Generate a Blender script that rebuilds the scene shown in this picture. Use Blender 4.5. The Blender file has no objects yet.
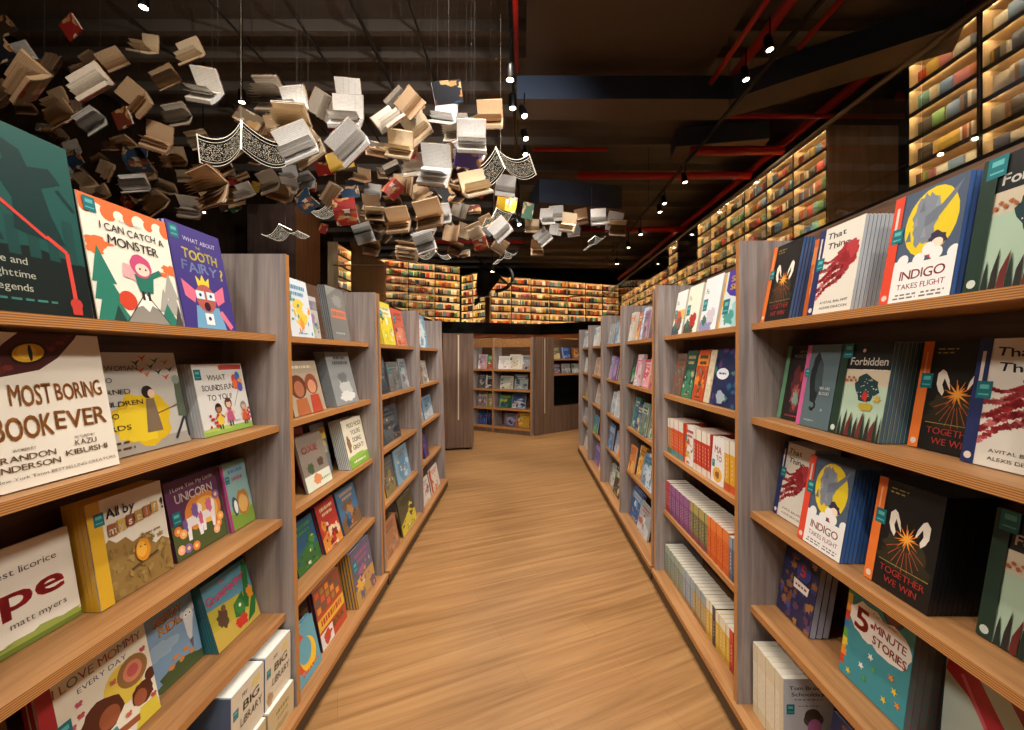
import bpy, bmesh, math, random
from mathutils import Matrix, Vector
from math import radians as R, sin, cos, pi, hypot
S = bpy.context.scene
COL = S.collection
rnd = random.Random(11)

# ------------------------------------------------------------------ colours and materials
def lin(h, a=1.0):
    if not isinstance(h, str):
        return tuple(h)
    h = h.lstrip('#')
    c = [int(h[i:i + 2], 16) / 255 for i in (0, 2, 4)]
    return tuple(x / 12.92 if x <= .04045 else ((x + .055) / 1.055) ** 2.4 for x in c) + (a,)

def mat(name, base='#808080', rough=.5, metal=0., spec=.5, emit=None, power=0., coat=0.):
    m = bpy.data.materials.new(name); m.use_nodes = True
    b = m.node_tree.nodes['Principled BSDF']
    b.inputs['Base Color'].default_value = lin(base)
    b.inputs['Roughness'].default_value = rough
    b.inputs['Metallic'].default_value = metal
    b.inputs['Specular IOR Level'].default_value = spec
    b.inputs['Coat Weight'].default_value = coat
    if emit:
        b.inputs['Emission Color'].default_value = lin(emit)
        b.inputs['Emission Strength'].default_value = power
    return m

def nd(m, t, **kw):
    n = m.node_tree.nodes.new(t)
    for k, v in kw.items():
        setattr(n, k, v)
    return n

def lk(m, a, b):
    m.node_tree.links.new(a, b)

def ramp(m, fac, stops):
    r = nd(m, 'ShaderNodeValToRGB')
    el = r.color_ramp.elements
    while len(el) < len(stops):
        el.new(.5)
    for e, (p, c) in zip(el, stops):
        e.position = p; e.color = lin(c)
    lk(m, fac, r.inputs['Fac'])
    return r.outputs['Color']

def coords(m, scale=(1, 1, 1), rot=(0, 0, 0), kind='Position'):
    if kind == 'Position':
        o = nd(m, 'ShaderNodeNewGeometry').outputs['Position']
    else:
        o = nd(m, 'ShaderNodeTexCoord').outputs[kind]
    r = nd(m, 'ShaderNodeMapping', vector_type='POINT')
    r.inputs['Rotation'].default_value = rot
    lk(m, o, r.inputs['Vector'])
    s = nd(m, 'ShaderNodeMapping')
    s.inputs['Scale'].default_value = scale
    lk(m, r.outputs[0], s.inputs['Vector'])
    return s.outputs[0]

def wood(name, stops, scale, rough=.5, rot=(0, 0, 0), bump=.05, spec=.4, kind='Position'):
    m = mat(name, rough=rough, spec=spec)
    v = coords(m, scale, rot, kind)
    n = nd(m, 'ShaderNodeTexNoise'); n.inputs['Scale'].default_value = 1
    n.inputs['Detail'].default_value = 7; n.inputs['Roughness'].default_value = .62; n.inputs['Distortion'].default_value = .35
    lk(m, v, n.inputs['Vector'])
    c = ramp(m, n.outputs['Fac'], stops)
    b = m.node_tree.nodes['Principled BSDF']
    lk(m, c, b.inputs['Base Color'])
    bp = nd(m, 'ShaderNodeBump'); bp.inputs['Strength'].default_value = bump; bp.inputs['Distance'].default_value = .004
    lk(m, n.outputs['Fac'], bp.inputs['Height']); lk(m, bp.outputs[0], b.inputs['Normal'])
    return m

def stripes(name, axis, scale, c1, c2, rough=.55):
    m = mat(name, rough=rough)
    w = nd(m, 'ShaderNodeTexWave', bands_direction=axis, wave_type='BANDS')
    w.inputs['Scale'].default_value = scale; w.inputs['Distortion'].default_value = .6; w.inputs['Detail'].default_value = 2
    w.inputs['Detail Scale'].default_value = .3
    lk(m, coords(m), w.inputs['Vector'])
    lk(m, ramp(m, w.outputs['Fac'], [(.2, c2), (.7, c1)]), m.node_tree.nodes['Principled BSDF'].inputs['Base Color'])
    return m

def attr_mat(name, rough=.3, coat=.0, spec=.5):
    m = mat(name, rough=rough, coat=coat, spec=spec)
    a = nd(m, 'ShaderNodeVertexColor'); a.layer_name = 'Col'
    lk(m, a.outputs['Color'], m.node_tree.nodes['Principled BSDF'].inputs['Base Color'])
    return m

def obcol_mat(name, rough=.4):
    m = mat(name, rough=rough)
    a = nd(m, 'ShaderNodeObjectInfo')
    lk(m, a.outputs['Color'], m.node_tree.nodes['Principled BSDF'].inputs['Base Color'])
    return m

M = {}
M['laminate'] = wood('walnut_laminate', [(.25, '#6c625e'), (.45, '#887d78'), (.6, '#9d928c'), (.8, '#b0a59f')], (38, 38, 1.6), .42)
M['oak'] = wood('oak_shelf', [(.25, '#825733'), (.5, '#a37447'), (.75, '#b78858')], (45, 2.2, 45), .45)
M['ply'] = stripes('plywood_edge', 'Z', 72, '#c78a4b', '#8c5a2e')
M['ply_edge'] = stripes('plywood_panel_edge', 'Y', 72, '#c58745', '#8f5c30')
M['back'] = wood('dark_walnut_back', [(.3, '#4a3527'), (.6, '#6b4d38'), (.8, '#7d5d45')], (3, 3, 40), .5)
M['plinth'] = wood('dark_plinth', [(.3, '#33261a'), (.7, '#4a3724')], (3, 3, 40), .5)
M['kick'] = mat('black_kick_board', '#0c0a09', .6)
M['end'] = wood('walnut_end_panel', [(.25, '#513d30'), (.5, '#6c5342'), (.75, '#806553')], (30, 30, 1.2), .5)
M['brownpanel'] = wood('brown_gallery_panel', [(.3, '#7d5230'), (.6, '#9a6840'), (.8, '#a8764c')], (14, 14, .8), .5)
M['greypanel'] = wood('grey_brown_gallery_panel', [(.3, '#4c3a35'), (.6, '#5f4b45'), (.8, '#6d5952')], (14, 14, .8), .5)
M['glow_oak'] = wood('gallery_shelf_wood', [(.3, '#c8ab82'), (.6, '#dac29c'), (.8, '#e6d2b0')], (20, 20, 3), .5)
M['darkedge'] = mat('gallery_dark_edge', '#17110d', .5)
M['led'] = mat('warm_led', '#ffe4b8', .5, emit='#ffdcaa', power=140)
M['cover'] = attr_mat('printed_cover', .32, .0, .4)
M['print'] = attr_mat('printed_artwork', .36, .0, .35)
M['gcover'] = obcol_mat('cloth_or_paper_cover', .5)
M['art'] = obcol_mat('printed_jacket', .4)
def art_nodes(m):
    b = m.node_tree.nodes['Principled BSDF']; src = b.inputs['Base Color'].links[0].from_socket
    vo = nd(m, 'ShaderNodeTexVoronoi', feature='F1', distance='CHEBYCHEV'); vo.inputs['Scale'].default_value = 16; lk(m, coords(m, (1, 1, 1.6), kind='Object'), vo.inputs['Vector'])
    sp = nd(m, 'ShaderNodeSeparateColor'); lk(m, vo.outputs['Color'], sp.inputs[0])
    f = nd(m, 'ShaderNodeMath', operation='GREATER_THAN'); f.inputs[1].default_value = .66; lk(m, sp.outputs[0], f.inputs[0])
    mx = nd(m, 'ShaderNodeMix', data_type='RGBA'); lk(m, f.outputs[0], mx.inputs['Factor']); lk(m, src, mx.inputs['A'])
    lk(m, ramp(m, sp.outputs[1], [(.0, '#e6dcc8'), (.4, '#c89a5a'), (.7, '#8a3a30'), (1., '#34506e')]), mx.inputs['B'])
    lk(m, mx.outputs['Result'], b.inputs['Base Color'])
art_nodes(M['art'])
M['black'] = mat('matt_black', '#0b0a0a', .7)
M['blackmetal'] = mat('black_metal', '#111111', .45, .6)
M['steel'] = mat('brushed_steel', '#d8cbb6', .4, .3)
M['wire'] = mat('thin_dark_wire', '#3a3632', .6)
M['red'] = mat('red_painted_pipe', '#c0221a', .4)
M['duct'] = mat('blue_grey_duct', '#35445c', .55)
M['ductunder'] = mat('brown_duct_lining', '#6b5a4c', .8)
M['ceil'] = wood('dark_ceiling', [(.3, '#6a625c'), (.7, '#7a726b')], (.5, 6, 1), .9)
M['beam'] = mat('dark_beam', '#7a726a', .8)
M['wall'] = wood('dark_wall', [(.3, '#2a1e16'), (.7, '#3a2a1f')], (10, 10, 1), .7)
M['fascia'] = mat('black_fascia', '#0d0a08', .5)
M['soffit'] = mat('warm_lit_soffit', '#a8583a', .6)  # reddish glow of the warm light below is put into the colour
M['bulb'] = mat('lamp_lens', '#fff1d8', .3, emit='#ffe9c4', power=30)
M['edgeglow'] = mat('lit_edge', '#fff3dd', .4, emit='#fff0d6', power=1.6)
M['spineglow'] = mat('lit_spine_glow', '#fff6e4', .4, emit='#fff0d6', power=7)
M['rail'] = mat('bronze_handrail', '#b09a7a', .35, .6)
M['screen'] = mat('black_screen', '#060606', .12)

def floor_mat():
    m = mat('wood_plank_floor', rough=.38, spec=.35)
    b = m.node_tree.nodes['Principled BSDF']
    ang = (0, 0, R(-24))
    v = coords(m, (1.2, 24, 1), ang)
    n = nd(m, 'ShaderNodeTexNoise'); n.inputs['Scale'].default_value = 1; n.inputs['Detail'].default_value = 8
    n.inputs['Roughness'].default_value = .6; n.inputs['Distortion'].default_value = .5
    lk(m, v, n.inputs['Vector'])
    grain = ramp(m, n.outputs['Fac'], [(.3, '#8a643c'), (.47, '#a0774b'), (.58, '#ac8254'), (.72, '#b68e60')])
    v2 = coords(m, (1, 1, 1), ang)
    br = nd(m, 'ShaderNodeTexBrick'); br.offset = .37
    for k, x in (('Scale', 1.), ('Mortar Size', .0012), ('Mortar Smooth', .3), ('Brick Width', 1.1), ('Row Height', .15), ('Bias', 0.)):
        br.inputs[k].default_value = x
    br.inputs['Color1'].default_value = lin('#f3f0ec'); br.inputs['Color2'].default_value = lin('#ece8e2'); br.inputs['Mortar'].default_value = lin('#dcd2c8')
    lk(m, v2, br.inputs['Vector'])
    mx = nd(m, 'ShaderNodeMix', data_type='RGBA', blend_type='MULTIPLY'); mx.inputs['Factor'].default_value = 1
    lk(m, grain, mx.inputs['A']); lk(m, br.outputs['Color'], mx.inputs['B'])
    lk(m, mx.outputs['Result'], b.inputs['Base Color'])
    bp = nd(m, 'ShaderNodeBump'); bp.inputs['Strength'].default_value = .08; bp.inputs['Distance'].default_value = .003
    lk(m, n.outputs['Fac'], bp.inputs['Height']); lk(m, bp.outputs[0], b.inputs['Normal'])
    return m
M['floor'] = floor_mat()

def page_mat(name, col, ink, amount):
    """paper with faint lines of print across the open pages"""
    m = mat(name, col, .8, spec=.2)
    v = coords(m, (1, 1, 1), kind='Object')
    w = nd(m, 'ShaderNodeTexWave', bands_direction='Z'); w.inputs['Scale'].default_value = 38
    w.inputs['Distortion'].default_value = 0; lk(m, v, w.inputs['Vector'])
    n = nd(m, 'ShaderNodeTexNoise'); n.inputs['Scale'].default_value = 60; n.inputs['Detail'].default_value = 1; lk(m, v, n.inputs['Vector'])
    mu = nd(m, 'ShaderNodeMath', operation='MULTIPLY'); lk(m, w.outputs['Fac'], mu.inputs[0]); lk(m, n.outputs['Fac'], mu.inputs[1])
    f = nd(m, 'ShaderNodeMath', operation='MULTIPLY'); lk(m, mu.outputs[0], f.inputs[0]); f.inputs[1].default_value = amount
    mx = nd(m, 'ShaderNodeMix', data_type='RGBA'); lk(m, f.outputs[0], mx.inputs['Factor'])
    mx.inputs['A'].default_value = lin(col); mx.inputs['B'].default_value = lin(ink)
    lk(m, mx.outputs['Result'], m.node_tree.nodes['Principled BSDF'].inputs['Base Color'])
    return m
PAGE = {'w': page_mat('white_pages', '#e8e6e2', '#606468', .6), 'g': page_mat('greyish_pages', '#d2c9bb', '#5d564e', .5),
        'c': page_mat('cream_pages', '#e0cdae', '#7a6448', .4), 't': page_mat('warm_lit_pages', '#c9ab88', '#5f4830', .4)}  # tan and white put the warm and cool lamplight into the paper colour

def glass_mat():
    m = bpy.data.materials.new('clear_glass'); m.use_nodes = True
    nt = m.node_tree; nt.nodes.remove(nt.nodes['Principled BSDF'])
    t = nd(m, 'ShaderNodeBsdfTransparent'); t.inputs[0].default_value = (.93, .95, .94, 1)
    g = nd(m, 'ShaderNodeBsdfGlossy'); g.inputs['Roughness'].default_value = .02
    f = nd(m, 'ShaderNodeFresnel'); f.inputs[0].default_value = 1.45
    k = nd(m, 'ShaderNodeMath', operation='MULTIPLY'); k.inputs[1].default_value = .4; lk(m, f.outputs[0], k.inputs[0])
    x = nd(m, 'ShaderNodeMixShader'); lk(m, k.outputs[0], x.inputs[0]); lk(m, t.outputs[0], x.inputs[1]); lk(m, g.outputs[0], x.inputs[2])
    lk(m, x.outputs[0], nt.nodes['Material Output'].inputs[0])
    return m
M['glass'] = glass_mat()

def glyph_mat():
    """dark perforated metal: small lit openings in ragged rows inside a dark border"""
    m = mat('perforated_lamp_metal', '#0e0d0c', .5)
    v = coords(m, (1, 1, 1), kind='Object')
    vo = nd(m, 'ShaderNodeTexVoronoi', feature='F1', distance='CHEBYCHEV'); vo.inputs['Scale'].default_value = 85
    lk(m, v, vo.inputs['Vector'])
    gt = nd(m, 'ShaderNodeMath', operation='LESS_THAN'); gt.inputs[1].default_value = .27; lk(m, vo.outputs['Distance'], gt.inputs[0])
    b = m.node_tree.nodes['Principled BSDF']
    b.inputs['Emission Color'].default_value = lin('#ffeccb')
    k = nd(m, 'ShaderNodeMath', operation='MULTIPLY'); k.inputs[1].default_value = 1.5; lk(m, gt.outputs[0], k.inputs[0])
    lk(m, k.outputs[0], b.inputs['Emission Strength'])
    return m
M['glyph'] = glyph_mat()

# ------------------------------------------------------------------ mesh builder and object helpers
class MB:
    def __init__(s):
        s.v = []; s.f = []; s.m = []; s.c = []
    def face(s, pts, m=0, col=None):
        b = len(s.v); s.v.extend(tuple(p) for p in pts); s.f.append(tuple(range(b, b + len(pts)))); s.m.append(m); s.c.append(col)
    def raw(s, vs, fs, m=0, col=None):
        b = len(s.v); s.v.extend(tuple(p) for p in vs)
        for f in fs:
            s.f.append(tuple(b + i for i in f)); s.m.append(m); s.c.append(col)
    def box(s, x0, y0, z0, x1, y1, z1, m=0, col=None, mats=None, cols=None):
        vs = [(x, y, z) for z in (z0, z1) for y in (y0, y1) for x in (x0, x1)]
        fs = [(0, 2, 3, 1), (4, 5, 7, 6), (0, 1, 5, 4), (2, 6, 7, 3), (0, 4, 6, 2), (1, 3, 7, 5)]  # -z +z -y +y -x +x
        b = len(s.v); s.v.extend(vs)
        for i, f in enumerate(fs):
            s.f.append(tuple(b + k for k in f)); s.m.append(mats[i] if mats else m); s.c.append(cols[i] if cols else col)
    def prism(s, prof, y0, y1, m=0, edge=None, col=None):
        """profile of (x, z) points, anticlockwise seen from -y, pulled along y; edge = {index: material}"""
        n = len(prof); b = len(s.v)
        s.v.extend((x, y0, z) for x, z in prof); s.v.extend((x, y1, z) for x, z in prof)
        s.f.append(tuple(b + i for i in range(n))); s.m.append(m); s.c.append(col)
        s.f.append(tuple(b + n + i for i in reversed(range(n)))); s.m.append(m); s.c.append(col)
        for i in range(n):
            j = (i + 1) % n
            s.f.append((b + i, b + n + i, b + n + j, b + j)); s.m.append((edge or {}).get(i, m)); s.c.append(col)
    def tube(s, pts, r, n=8, m=0, caps=True):
        rings = []
        pts = [Vector(p) for p in pts]
        for i, p in enumerate(pts):
            d = (pts[min(i + 1, len(pts) - 1)] - pts[max(i - 1, 0)]).normalized()
            a = d.cross(Vector((0, 0, 1)) if abs(d.z) < .9 else Vector((1, 0, 0))).normalized(); c = d.cross(a)
            rr = r[i] if isinstance(r, (list, tuple)) else r
            b = len(s.v)
            s.v.extend(tuple(p + (a * cos(2 * pi * k / n) + c * sin(2 * pi * k / n)) * rr) for k in range(n))
            rings.append(b)
        for A, B in zip(rings, rings[1:]):
            for k in range(n):
                j = (k + 1) % n
                s.f.append((A + k, A + j, B + j, B + k)); s.m.append(m); s.c.append(None)
        if caps:
            s.f.append(tuple(rings[0] + k for k in reversed(range(n)))); s.m.append(m); s.c.append(None)
            s.f.append(tuple(rings[-1] + k for k in range(n))); s.m.append(m); s.c.append(None)
    def mesh(s, name, mats, smooth=False):
        me = bpy.data.meshes.new(name)
        me.from_pydata(s.v, [], s.f)
        for q in mats:
            me.materials.append(M[q] if isinstance(q, str) else q)
        if len(mats) > 1:
            me.polygons.foreach_set('material_index', s.m)
        if smooth:
            me.polygons.foreach_set('use_smooth', [True] * len(s.f))
        if any(c is not None for c in s.c):
            at = me.color_attributes.new('Col', 'FLOAT_COLOR', 'CORNER')
            buf = []
            for f, c in zip(s.f, s.c):
                buf.extend(lin(c if c is not None else '#808080') * len(f))
            at.data.foreach_set('color', buf)
        me.update()
        return me
    def build(s, name, mats, parent=None, smooth=False):
        return link(name, s.mesh(name, mats, smooth), parent)

def link(name, data, parent=None, mw=None):
    o = bpy.data.objects.new(name, data); COL.objects.link(o)
    if parent is not None:
        o.parent = parent
    if mw is not None:
        o.matrix_local = mw
    return o

def tag(o, label, cat, group=None, kind=None):
    if label: o['label'] = label
    if cat: o['category'] = cat
    if group: o['group'] = group
    if kind: o['kind'] = kind
    return o

def empty(name, loc=(0, 0, 0), rz=0):
    o = link(name, None); o.empty_display_size = .05
    o.location = loc; o.rotation_euler = (0, 0, rz)
    return o

def struct(name, mb, mats):
    o = mb.build(name, mats); o['kind'] = 'structure'
    return o

def copy_tree(o, parent=None, skip=()):
    c = o.copy(); COL.objects.link(c)
    if parent is not None:
        c.parent = parent
    for ch in list(o.children):
        if ch.name.split('.')[0] not in skip:
            copy_tree(ch, c)
    return c

ORD = ['', 'first', 'second', 'third', 'fourth', 'fifth', 'sixth', 'seventh', 'eighth', 'ninth', 'tenth', 'eleventh', 'twelfth', 'thirteenth',
       'fourteenth', 'fifteenth', 'sixteenth', 'seventeenth', 'eighteenth', 'nineteenth', 'twentieth'] + \
      ['twenty-' + w for w in 'first second third fourth fifth sixth seventh eighth ninth'.split()] + ['thirtieth'] + \
      ['thirty-' + w for w in 'first second third fourth fifth sixth seventh eighth ninth'.split()] + ['fortieth']

# ------------------------------------------------------------------ lettering
CH = {}
def glyph(ch):
    key = ch
    if key not in CH:
        cu = bpy.data.curves.new('glyph', 'FONT'); cu.body = ch; cu.size = 1; cu.resolution_u = 3
        ob = bpy.data.objects.new('glyph', cu)
        me = bpy.data.meshes.new_from_object(ob)
        vs = [(v.co.x, v.co.y) for v in me.vertices]; fs = [tuple(p.vertices) for p in me.polygons]
        x0 = min((v[0] for v in vs), default=0); x1 = max((v[0] for v in vs), default=.2)
        k = 1 / .73
        CH[key] = ([((x - x0) * k, y * k) for x, y in vs], fs, (x1 - x0) * k)
        bpy.data.objects.remove(ob); bpy.data.curves.remove(cu); bpy.data.meshes.remove(me)
    return CH[key]

class Canvas:
    """draws flat printed shapes on a plane: u, v run 0..1 over a width w and a height h"""
    def __init__(s, mb, o, U, V, N, w, h, m=0):
        s.mb, s.o, s.U, s.V, s.N, s.w, s.h, s.m = mb, Vector(o), Vector(U), Vector(V), Vector(N), w, h, m
        s.k = 0; s.asp = w / h
    def P(s, u, v, clamp=True):
        if clamp:
            u = min(1, max(0, u)); v = min(1, max(0, v))
        return s.o + s.U * (u * s.w) + s.V * (v * s.h) + s.N * (3e-4 + s.k * 5e-5)
    def poly(s, pts, col):
        s.mb.face([s.P(*p) for p in pts], s.m, col); s.k += 1
    def rect(s, u0, v0, u1, v1, col):
        s.poly([(u0, v0), (u1, v0), (u1, v1), (u0, v1)], col)
    def ell(s, u, v, ru, rv, col, n=20, rot=0):
        c, d = cos(R(rot)), sin(R(rot)); a = s.asp
        s.poly([(u + (ru * cos(t) * c - rv / a * sin(t) * d), v + (ru * a * cos(t) * d + rv * sin(t) * c)) for t in (2 * pi * i / n for i in range(n))], col)
    def disc(s, u, v, r, col, n=18):
        s.ell(u, v, r, r * s.asp, col, n)
    def blob(s, u, v, ru, rv, col, seed=0, irr=.25, n=22):
        q = random.Random(seed)
        s.poly([(u + ru * cos(t) * k, v + rv * sin(t) * k) for t, k in ((2 * pi * i / n, 1 + irr * (q.random() - .5) * 2) for i in range(n))], col)
    def tri(s, u, v, w, h, col):
        s.poly([(u - w / 2, v), (u + w / 2, v), (u, v + h)], col)
    def line(s, pts, wd, col):
        pts = [Vector((p[0] * s.w, p[1] * s.h)) for p in pts]
        for a, b in zip(pts, pts[1:]):
            d = (b - a); 
            if d.length < 1e-6: continue
            n = Vector((-d.y, d.x)).normalized() * wd * s.w / 2
            s.mb.face([s.P(q.x / s.w, q.y / s.h) for q in (a - n, b - n, b + n, a + n)], s.m, col)
        s.k += 1
    def burst(s, u, v, r0, r1, n, col, rot=0):
        pts = []
        for i in range(2 * n):
            t = pi * i / n + R(rot); r = r1 if i % 2 else r0
            pts.append((u + r * cos(t), v + r * sin(t) * s.asp))
        s.poly(pts, col)
    def text(s, t, u, v, size, col, align='c', bold=.012, fit=None, jit=0, rot=0, sx=1., track=.1, seed=1, cols=None, clamp=False):
        """size = capital height as a share of h; fit = width as a share of w"""
        H = size * s.h; q = random.Random(seed); x = 0; lay = []
        for ch in t:
            if ch == ' ':
                x += .38; lay.append(None); continue
            g = glyph(ch); lay.append((g, x)); x += g[2] + track
        tot = max(.01, x - track); kx = H * sx
        if fit:
            kx = fit * s.w / tot
        off = {'c': -tot / 2, 'l': 0, 'r': -tot}[align]
        cr, sr = cos(R(rot)), sin(R(rot)); i = 0
        for e in lay:
            if e is None: continue
            g, gx = e; i += 1
            a = R(q.uniform(-jit, jit)); dy = q.uniform(-jit, jit) * .012; cl = cols[i % len(cols)] if cols else col
            d = bold * .5; heavy = [(0, 0)] if bold < .008 else [(-d, 0), (d, 0)] if bold < .02 else [(-d, -d), (d, -d), (d, d), (-d, d)]
            for ox, oy in heavy:
                vs = []
                for px, py in g[0]:
                    cx, cy = px + ox - g[2] / 2, py + oy - .5
                    px2 = cx * cos(a) - cy * sin(a) + g[2] / 2; py2 = cx * sin(a) + cy * cos(a) + .5 + dy
                    X = (px2 + gx + off) * kx; Y = py2 * H
                    X, Y = X * cr - Y * sr, X * sr + Y * cr
                    vs.append(s.P(u + X / s.w, v + Y / s.h, clamp))
                s.mb.raw(vs, g[1], s.m, cl)
        s.k += 1
    def bars(s, u0, u1, v, hh, col, seed=0):
        """a line of print too small to read"""
        q = random.Random(seed); x = u0
        while x < u1:
            w = q.uniform(.03, .1); s.rect(x, v, min(x + w, u1), v + hh, col); s.k -= 1; x += w + .025
        s.k += 1
    def sticker(s, u, v, w=.13):
        h = w * s.asp * 1.25
        s.rect(u, v, u + w, v + h, '#1d6d72'); s.rect(u + w * .2, v + h * .55, u + w * .8, v + h * .8, '#5fb0ae'); s.k -= 1
        s.rect(u + w * .15, v + h * .2, u + w * .85, v + h * .28, '#5fb0ae')
    def person(s, u, v, h, hair, skin, dress, legs='#3a3330'):
        a = s.asp
        s.poly([(u - .2 * h / a, v + .18 * h), (u + .2 * h / a, v + .18 * h), (u + .1 * h / a, v + .62 * h), (u - .1 * h / a, v + .62 * h)], dress)
        s.line([(u - .06 * h / a, v + .18 * h), (u - .06 * h / a, v)], .03 * h / a * 2, legs); s.line([(u + .06 * h / a, v + .18 * h), (u + .06 * h / a, v)], .03 * h / a * 2, legs)
        s.line([(u - .08 * h / a, v + .55 * h), (u - .24 * h / a, v + .4 * h)], .07 * h / a, skin); s.line([(u + .08 * h / a, v + .55 * h), (u + .24 * h / a, v + .42 * h)], .07 * h / a, skin)
        s.ell(u, v + .8 * h, .17 * h / a, .19 * h, hair); s.ell(u, v + .76 * h, .12 * h / a, .13 * h, skin)
        s.ell(u, v + .9 * h, .13 * h / a, .07 * h, hair)

# ------------------------------------------------------------------ cover artwork (each a function drawing on a Canvas)
def a_legends(c):
    c.rect(0, 0, 1, 1, '#1d4f48'); c.poly([(0, .36), (.3, .33), (.6, .36), (1, .3), (1, 0), (0, 0)], '#151f1d')
    for i in range(7): c.rect(.02 + i * .14, .3, .1 + i * .14, .45 + (i * 37 % 5) * .05, '#1a443f')
    c.poly([(.45, .92), (.62, .88), (.66, .8), (.82, .83), (.9, .76), (.74, .7), (.78, .56), (.86, .4), (.6, .42), (.5, .44), (.52, .6), (.42, .72), (.5, .8)], '#12302e')
    c.poly([(.2, .9), (.38, .86), (.4, .7), (.36, .5), (.42, .36), (.28, .36), (.22, .55), (.16, .7)], '#12302e')
    c.line([(.86, .72), (.98, .62)], .03, '#12302e')
    c.line([(.0, .8), (.34, .62), (.72, .42)], .028, '#d2463a'); c.line([(.72, .43), (.86, .36), (.87, .05)], .035, '#d2463a')
    c.disc(.87, .07, .05, '#c03c33'); c.rect(.83, .01, .91, .05, '#c03c33'); c.ell(.35, .64, .03, .03, '#e8d8c0')
    c.text('ge and', .33, .25, .04, '#d9dcc9', 'l'); c.text('ghttime', .33, .18, .04, '#d9dcc9', 'l'); c.text('egends', .33, .11, .04, '#d9dcc9', 'l')
    c.bars(.33, .72, .06, .012, '#3f7d74', 3)

def a_monster(c):
    c.rect(0, 0, 1, 1, '#efe6d3'); c.rect(0, .9, 1, 1, '#e06f3a')
    for i in range(9): c.disc(.06 + i * .115, .895, .06 + .012 * (i % 3), '#efe6d3' if i % 2 else '#e06f3a', 12)
    c.blob(.12, .62, .14, .05, '#e06f3a', 2); c.blob(.08, .56, .1, .035, '#e06f3a', 3); c.blob(.94, .52, .1, .05, '#e06f3a', 5); c.blob(.84, .47, .07, .02, '#e06f3a', 6)
    for i, (u, v, w, h) in enumerate([(.1, .3, .3, .3), (.1, .16, .4, .3), (.12, .0, .5, .3)]): c.tri(u, v, w, h, '#2f7a66')
    for u, v, w, h in [(.9, .25, .2, .25), (.92, .1, .26, .3), (.8, .12, .18, .22)]: c.tri(u, v, w, h, '#a9a59b')
    c.tri(.82, .0, .26, .2, '#2f7a66'); c.tri(.97, 0, .16, .2, '#4c4a45'); c.tri(.22, 0, .14, .13, '#26433c')
    c.poly([(.3, 0), (.56, .27), (.82, 0)], '#8f8a80'); c.poly([(.43, .13), (.56, .27), (.69, .13), (.62, .16), (.57, .1), (.5, .15)], '#f5efe0')
    c.line([(.3, 0), (.56, .27), (.82, 0)], .012, '#34322f')
    c.disc(.34, .18, .1, '#d1472f')
    c.poly([(.35, .5), (.52, .48), (.5, .36), (.33, .38)], '#e3a9a9'); c.poly([(.46, .42), (.7, .44), (.66, .27), (.5, .27)], '#2c7461'); c.line([(.66, .42), (.8, .48)], .06, '#2c7461')
    c.line([(.53, .28), (.53, .2)], .03, '#34322f'); c.line([(.6, .28), (.6, .2)], .03, '#34322f')
    c.blob(.56, .5, .13, .1, '#c94f77', 4, .06); c.ell(.57, .47, .085, .055, '#f2d3c0'); c.disc(.54, .475, .012, '#222222'); c.disc(.61, .475, .012, '#222222')
    c.text('Bethan Woollvin', .52, .845, .022, '#8d8a84', bold=0, jit=6)
    c.text('I CAN CATCH A', .54, .745, .065, '#2b2926', fit=.74, jit=6, bold=.012); c.text('MONSTER', .52, .63, .08, '#2b2926', fit=.58, jit=6, bold=.015)
    c.sticker(.04, .86, .12)

def a_tooth(c):
    c.rect(0, 0, 1, 1, '#43377c'); c.sticker(.04, .85, .15)
    c.text('WHAT ABOUT', .56, .85, .045, '#e7e2ee', fit=.62, jit=4); c.text('THE', .5, .795, .025, '#d8d04e')
    c.text('TOOTH', .52, .675, .1, '#e2d43c', fit=.66, jit=6, bold=.05); c.text('FAIRY', .47, .55, .1, '#8c9cc6', fit=.66, jit=8, bold=.04); c.text('?', .9, .52, .12, '#e2d43c', bold=.04, jit=5)
    c.poly([(.36, .42), (.34, .52), (.42, .47), (.47, .54), (.52, .47), (.6, .52), (.58, .42)], '#e5c93c')
    for sx in (-1, 1): c.poly([(.47 + sx * .16, .36), (.47 + sx * .4, .46), (.47 + sx * .38, .3), (.47 + sx * .22, .24)], '#dd6f88')
    c.poly([(.2, 0), (.26, .22), (.7, .22), (.78, 0)], '#6d9fc0'); c.line([(.72, .18), (.9, .02)], .09, '#dd6f88'); c.ell(.47, .3, .19, .14, '#b05a52')
    for sx in (-1, 1): c.rect(.47 + sx * .1 - .08, .29, .47 + sx * .1 + .08, .37, '#cfe3ea'); c.disc(.47 + sx * .1, .33, .025, '#23202a')
    c.ell(.47, .22, .06, .045, '#3a1d22'); c.rect(.39, .04, .55, .15, '#eeeae2'); c.disc(.47, .1, .03, '#43377c')

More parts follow.
